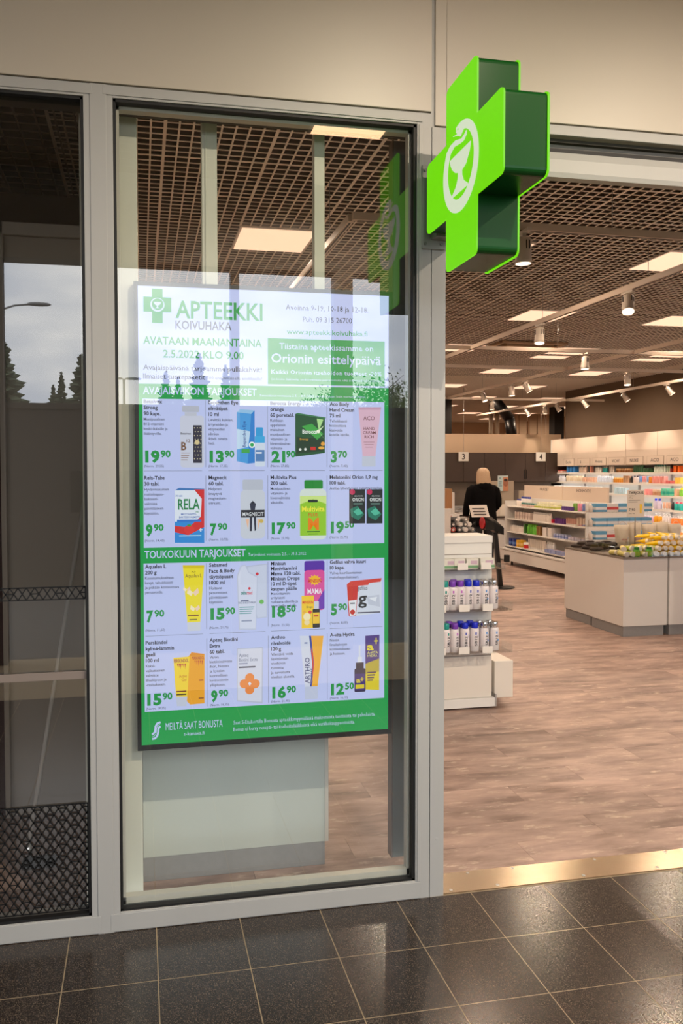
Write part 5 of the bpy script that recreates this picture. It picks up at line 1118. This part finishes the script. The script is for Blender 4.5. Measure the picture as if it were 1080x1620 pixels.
for i, (ya, yb, s, ty) in enumerate(((11.99, 13.30, 'HIUKSET', 12.72), (10.69, 11.97, 'IHONHOITO', 11.55))):
    t = thing('name_board', f'pale board lettered {s} on top of the long shelving unit', 'sign'); obj('board', MB().box(6.885, 6.915, ya, yb, 1.20, 1.43), mat('pale_sign_board', (222, 204, 186), .5), t, bev=.002)
    wtext(t, s, (lambda y0: (lambda a, c: (6.883, y0-a, c)))(ty), 0, 1.345, .05, .30 if i == 0 else .42, mat('grey_print', (0, 0, 0)), .0)
def yat(px, X, z):  # Y where the vertical plane X is crossed at image column px
    h = hit(px, 800, 0, X); return h.y
def cluster(surface, px0, px1, X, z, kind, w_, h_, c, cword, cap=(236, 232, 226), band=None, note='', rows_=1, capname=None):
    ya, yb = yat(px0, X, z), yat(px1, X, z); n = max(1, int(round((ya-yb)/(w_*1.12)))); st_ = (ya-yb)/n
    me = mk(kind, w_, h_, c, cap, band)
    wd = {'pump': 'pump bottle'}.get(kind, kind)
    lab = f'{cword} {wd} on the {surface}{note}'
    for k in range(n):
        o = link(KN[kind], me, None, (X+.0, ya-(k+.5)*st_, z)); o.rotation_euler = (0, 0, rnd.uniform(-.12, .12)+(0 if kind == 'carton' else rnd.uniform(0, .5)))
        tag(o, lab+(f', {NTH[k]} from far end' if n > 1 else ''), KC[kind], f'{cword} {wd}s on the {surface}'+note)
CB = lambda x: 870+x/5.143
CA = lambda x: 690+x/5.143
sh = ['top gondola shelf', 'second gondola shelf', 'third gondola shelf', 'bottom gondola shelf']
X1 = 6.63
cluster(sh[0], CA(658), CA(690), X1, GZ[0], 'bottle', .05, .13, (230, 222, 214), 'white', (40, 60, 150), note='')
cluster(sh[0], CA(692), CA(770), X1+.1, GZ[0], 'bottle', .055, .17, (222, 218, 216), 'tall white blue capped', (40, 60, 150))
cluster(sh[0], CA(700), CA(810), X1, GZ[0], 'jar', .07, .07, (226, 196, 186), 'pinkish', (40, 110, 100))
cluster(sh[0], CA(815), CA(1000), X1, GZ[0], 'carton', .11, .055, (222, 220, 190), 'cream and lime', band=(176, 186, 60))
cluster(sh[0], CA(835), CA(1000), X1+.09, GZ[0], 'carton', .12, .10, (226, 224, 200), 'taller cream and lime', band=(180, 190, 70), note='')
cluster(sh[0], CB(100), CB(185), X1, GZ[0], 'carton', .05, .06, (90, 60, 130), 'purple', note='')
cluster(sh[0], CB(190), CB(225), X1+.05, GZ[0], 'bottle', .05, .15, (110, 160, 60), 'green')
cluster(sh[0], CB(228), CB(265), X1+.05, GZ[0], 'bottle', .05, .15, (226, 140, 170), 'pink')
cluster(sh[0], CB(268), CB(312), X1+.05, GZ[0], 'bottle', .05, .15, (110, 130, 190), 'lavender blue')
cluster(sh[1], CA(652), CA(785), X1, GZ[1], 'carton', .085, .125, (222, 206, 194), 'pale', band=(206, 186, 176), note='')
cluster(sh[1], CA(790), CA(940), X1, GZ[1], 'bottle', .04, .15, (232, 222, 212), 'slim white')
cluster(sh[1], CA(945), CA(972), X1, GZ[1], 'carton', .07, .06, (190, 30, 60), 'crimson')
cluster(sh[1], CA(975), CB(130), X1, GZ[1], 'carton', .06, .09, (96, 52, 120), 'dark purple')
cluster(sh[1], CB(132), CB(225), X1, GZ[1], 'tube', .05, .11, (216, 170, 156), 'dusty pink')
cluster(sh[1], CB(228), CB(330), X1, GZ[1], 'carton', .07, .13, (220, 196, 176), 'beige')
cluster(sh[2], CA(606), CA(722), X1, GZ[2], 'bottle', .06, .11, (226, 216, 206), 'short white')
cluster(sh[2], CA(726), CA(745), X1, GZ[2], 'carton', .08, .16, (60, 110, 40), 'dark green')
cluster(sh[2], CA(748), CA(825), X1-.02, GZ[2], 'bottle', .08, .17, (90, 170, 40), 'bright green', (110, 190, 50))
cluster(sh[2], CA(830), CA(865), X1, GZ[2], 'carton', .08, .15, (150, 110, 60), 'brown')
cluster(sh[2], CA(868), CA(890), X1, GZ[2], 'carton', .06, .16, (60, 40, 34), 'dark brown')
cluster(sh[2], CA(893), CA(985), X1+.02, GZ[2], 'carton', .16, .15, (226, 220, 214), 'large white')
cluster(sh[2], CB(20), CB(160), X1, GZ[2], 'carton', .08, .07, (176, 184, 216), 'lavender striped', band=(120, 134, 190))
cluster(sh[2], CB(165), CB(330), X1, GZ[2], 'carton', .09, .05, (196, 190, 206), 'flat greyish')
cluster(sh[3], CA(612), CA(665), X1-.06, GZ[3], 'carton', .12, .13, (30, 50, 130), 'dark blue', band=(90, 130, 200))
cluster(sh[3], CA(670), CA(714), X1-.06, GZ[3], 'carton', .10, .12, (222, 170, 40), 'amber yellow', band=(240, 200, 120))
cluster(sh[3], CA(718), CA(750), X1-.08, GZ[3], 'jar', .09, .10, (200, 30, 40), 'red', (236, 230, 224))
cluster(sh[3], CA(753), CA(900), X1-.04, GZ[3], 'tube', .06, .17, (226, 214, 202), 'upright white')
cluster(sh[3], CA(905), CA(970), X1, GZ[3], 'bottle', .06, .16, (206, 204, 204), 'greyish white')
cluster(sh[3], CA(900), CA(1060), X1-.09, GZ[3], 'carton', .10, .06, (150, 160, 200), 'flat blue grey', note='')
cluster(sh[3], CB(30), CB(130), X1-.05, GZ[3], 'carton', .08, .06, (200, 170, 176), 'flat pink grey')

# ================================================================= WALL SHELVING
wu = thing('wall_shelving', 'long white wall shelving with name plates and lit shelves along the right wall', 'shelving')
obj('back_panel', MB().box(9.52, 9.58, 8.0, 16.5, .1, 2.40), white, wu)
for k in range(9):
    y = 8.0+k*.95; obj('header_panel', MB().box(9.20, 9.52, y+.004, min(16.5, y+.946), 1.80, 2.40), mat('peach_white_header', (230, 214, 198), .45), wu, bev=.002)
obj('base_cabinet', MB().box(9.15, 9.55, 8.0, 16.5, .08, .25), white, wu)
WZ = (1.655, 1.455, 1.236, .989, .733, .49, .26)
for z in WZ:
    s_ = obj('shelf_board', MB().box(9.2, 9.52, 8.0, 16.5, z-.02, z), white2, wu, bev=.002)
    if z < 1.6: pass
    if z in WZ[:5]: obj('light_strip', MB().box(9.27, 9.285, 8.0, 16.5, z-.026, z-.021), LEDM, s_); obj('shelf_lip', MB().box(9.194, 9.2, 8.0, 16.5, z-.036, z+.004), white2, s_)
obj('end_panel', MB().box(9.2, 9.55, 16.5, 16.53, .1, 2.4), white, wu)
for y in [8.95+.95*k for k in range(8)]: obj('divider_rail', MB().box(9.48, 9.52, y-.01, y+.01, .26, 1.8), steel, wu)
for i, (pa, pb, s) in enumerate(((105, 190, 'Darphin'), (218, 318, 'i'), (336, 450, 'Avène'), (468, 595, 'VICHY'), (612, 750, 'NUXE'), (780, 918, 'ACO'), (940, 1075, 'ACO'))):
    ya, yb = yat(CB(pa), 9.19, 1.9), yat(CB(pb), 9.19, 1.9)
    t = thing('name_plate', ['thin framed plate with small lettering at the far end of the wall unit header', 'second thin framed plate from the far end, with a single dark mark', 'third thin framed plate from the far end, with a capital A word', 'fourth framed plate from the far end, with small capitals', 'fifth framed plate from the far end, with bold small capitals', 'second nearest framed plate with rounded three letter word', 'nearest framed plate with rounded three letter word, cut by the photo edge'][i], 'sign')
    obj('plate', MB().box(9.192, 9.199, yb, ya, 1.80, 1.96), mat('plate_line', (196, 176, 158), .5), t); obj('plate_face', MB().box(9.190, 9.192, yb+.01, ya-.01, 1.808, 1.952), mat('peach_white_header', (0, 0, 0)), t)
    wtext(t, s, (lambda y0: (lambda a, c: (9.188, y0-a, c)))(ya-.12*(ya-yb)*2), 0, 1.855, .06, (ya-yb)*(.5 if len(s) > 1 else .06), inkm, .01 if s == 'NUXE' else .0)
wn = ['top wall unit shelf', 'second wall unit shelf', 'third wall unit shelf', 'fourth wall unit shelf', 'fifth wall unit shelf', 'sixth wall unit shelf']
XW = 9.27
def W(r, a, bb, kind, w_, h_, c, word, cap=(238, 232, 226), band=None, note=''): cluster(wn[r], CB(a), CB(bb), XW, WZ[r], kind, w_, h_, c, word, cap, band, note)
W(0, 5, 72, 'carton', .16, .13, (206, 208, 180), 'pale green'); W(0, 76, 120, 'carton', .12, .06, (214, 90, 80), 'flat red', band=(236, 220, 210)); W(0, 143, 218, 'carton', .10, .13, (60, 130, 200), 'bright blue')
W(0, 240, 300, 'bottle', .06, .15, (226, 206, 190), 'cream', note=', beside the blue cartons'); W(0, 325, 346, 'carton', .06, .13, (236, 160, 140), 'salmon'); W(0, 368, 420, 'bottle', .06, .13, (222, 214, 206), 'silvery', (90, 90, 96)); W(0, 430, 465, 'bottle', .06, .12, (40, 150, 150), 'teal')
W(0, 480, 522, 'tube', .06, .13, (236, 226, 216), 'white', note=', beside the teal bottles'); W(0, 540, 675, 'jar', .08, .08, (150, 100, 60), 'brown', (190, 150, 100)); W(0, 678, 760, 'bottle', .06, .17, (40, 90, 56), 'dark green', (60, 120, 80)); W(0, 762, 835, 'jar', .08, .08, (50, 96, 60), 'dark green', (40, 80, 50))
W(0, 845, 940, 'bottle', .06, .14, (220, 232, 220), 'white teal capped', (70, 180, 160)); W(0, 945, 980, 'tube', .06, .12, (206, 226, 200), 'pale mint'); W(0, 985, 1005, 'carton', .08, .07, (140, 40, 34), 'dark red'); W(0, 1008, 1080, 'carton', .09, .12, (240, 110, 30), 'orange')
W(1, 0, 120, 'bottle', .07, .13, (226, 226, 232), 'silver white', (206, 206, 214)); W(1, 130, 268, 'tube', .06, .13, (236, 218, 190), 'cream'); W(1, 272, 380, 'carton', .08, .10, (236, 196, 170), 'peach'); W(1, 385, 512, 'bottle', .06, .13, (206, 216, 232), 'pale blue', (230, 232, 238))
W(1, 515, 598, 'bottle', .06, .10, (200, 130, 30), 'amber', (236, 190, 90)); W(1, 602, 652, 'carton', .07, .14, (190, 150, 120), 'tan'); W(1, 655, 672, 'bottle', .06, .13, (30, 26, 28), 'black', (20, 20, 20)); W(1, 676, 718, 'bottle', .06, .14, (230, 216, 208), 'white dark capped', (50, 30, 40)); W(1, 722, 746, 'tube', .06, .13, (110, 150, 210), 'sky blue')
W(1, 750, 778, 'tube', .06, .13, (236, 160, 160), 'rosy pink'); W(1, 780, 805, 'tube', .06, .13, (140, 170, 220), 'light blue'); W(1, 808, 830, 'carton', .07, .12, (226, 150, 50), 'golden'); W(1, 835, 945, 'carton', .08, .13, (232, 160, 150), 'coral pink'); W(1, 948, 1018, 'carton', .09, .055, (206, 110, 110), 'flat rose'); W(1, 1022, 1080, 'carton', .08, .11, (246, 200, 90), 'sunny yellow')
W(2, 525, 628, 'carton', .07, .12, (200, 226, 236), 'icy blue'); W(2, 0, 120, 'bottle', .07, .13, (120, 170, 226), 'clear blue'); W(2, 125, 420, 'tube', .07, .13, (236, 232, 232), 'white'); W(2, 775, 830, 'carton', .08, .11, (240, 160, 160), 'pink'); W(2, 835, 905, 'jar', .09, .11, (206, 156, 120), 'tan', (216, 180, 150)); W(2, 910, 1010, 'carton', .09, .13, (110, 200, 170), 'aqua green', band=(60, 180, 160)); W(2, 1015, 1055, 'carton', .09, .13, (240, 190, 160), 'peach'); W(2, 1060, 1080, 'bottle', .08, .15, (120, 190, 60), 'lime', (240, 220, 40))
W(3, 775, 836, 'tube', .06, .11, (206, 226, 190), 'mint'); W(3, 845, 905, 'bottle', .08, .19, (216, 206, 226), 'lilac blue capped', (30, 50, 190)); W(3, 915, 983, 'tube', .06, .13, (240, 190, 160), 'peach'); W(3, 986, 1015, 'bottle', .06, .14, (30, 26, 28), 'black', (20, 20, 20)); W(3, 1018, 1080, 'bottle', .09, .15, (30, 170, 160), 'bright teal', (230, 60, 90))
W(4, 700, 840, 'bottle', .06, .12, (232, 190, 222), 'pale lilac', (236, 216, 232)); W(4, 848, 912, 'pump', .08, .18, (226, 160, 20), 'golden'); W(4, 918, 988, 'pump', .07, .18, (222, 214, 214), 'clear white'); W(4, 992, 1080, 'pump', .07, .16, (240, 130, 50), 'orange')
W(5, 1028, 1080, 'pump', .07, .16, (240, 140, 60), 'orange'); W(5, 880, 1025, 'bottle', .07, .14, (236, 226, 216), 'plain white')
bpy.data.objects.remove(fo)
# ---- remaining lookups
for o in bpy.data.objects:
    if o.parent is None and o.type == 'MESH' and not o.get('category') and not o.get('kind'): o['kind'] = 'structure'

for o in bpy.data.objects:
    if o.get('label') and not 4 <= len(o['label'].replace(',', '').split()) <= 16: print('LABELLEN', o.name, o['label'])
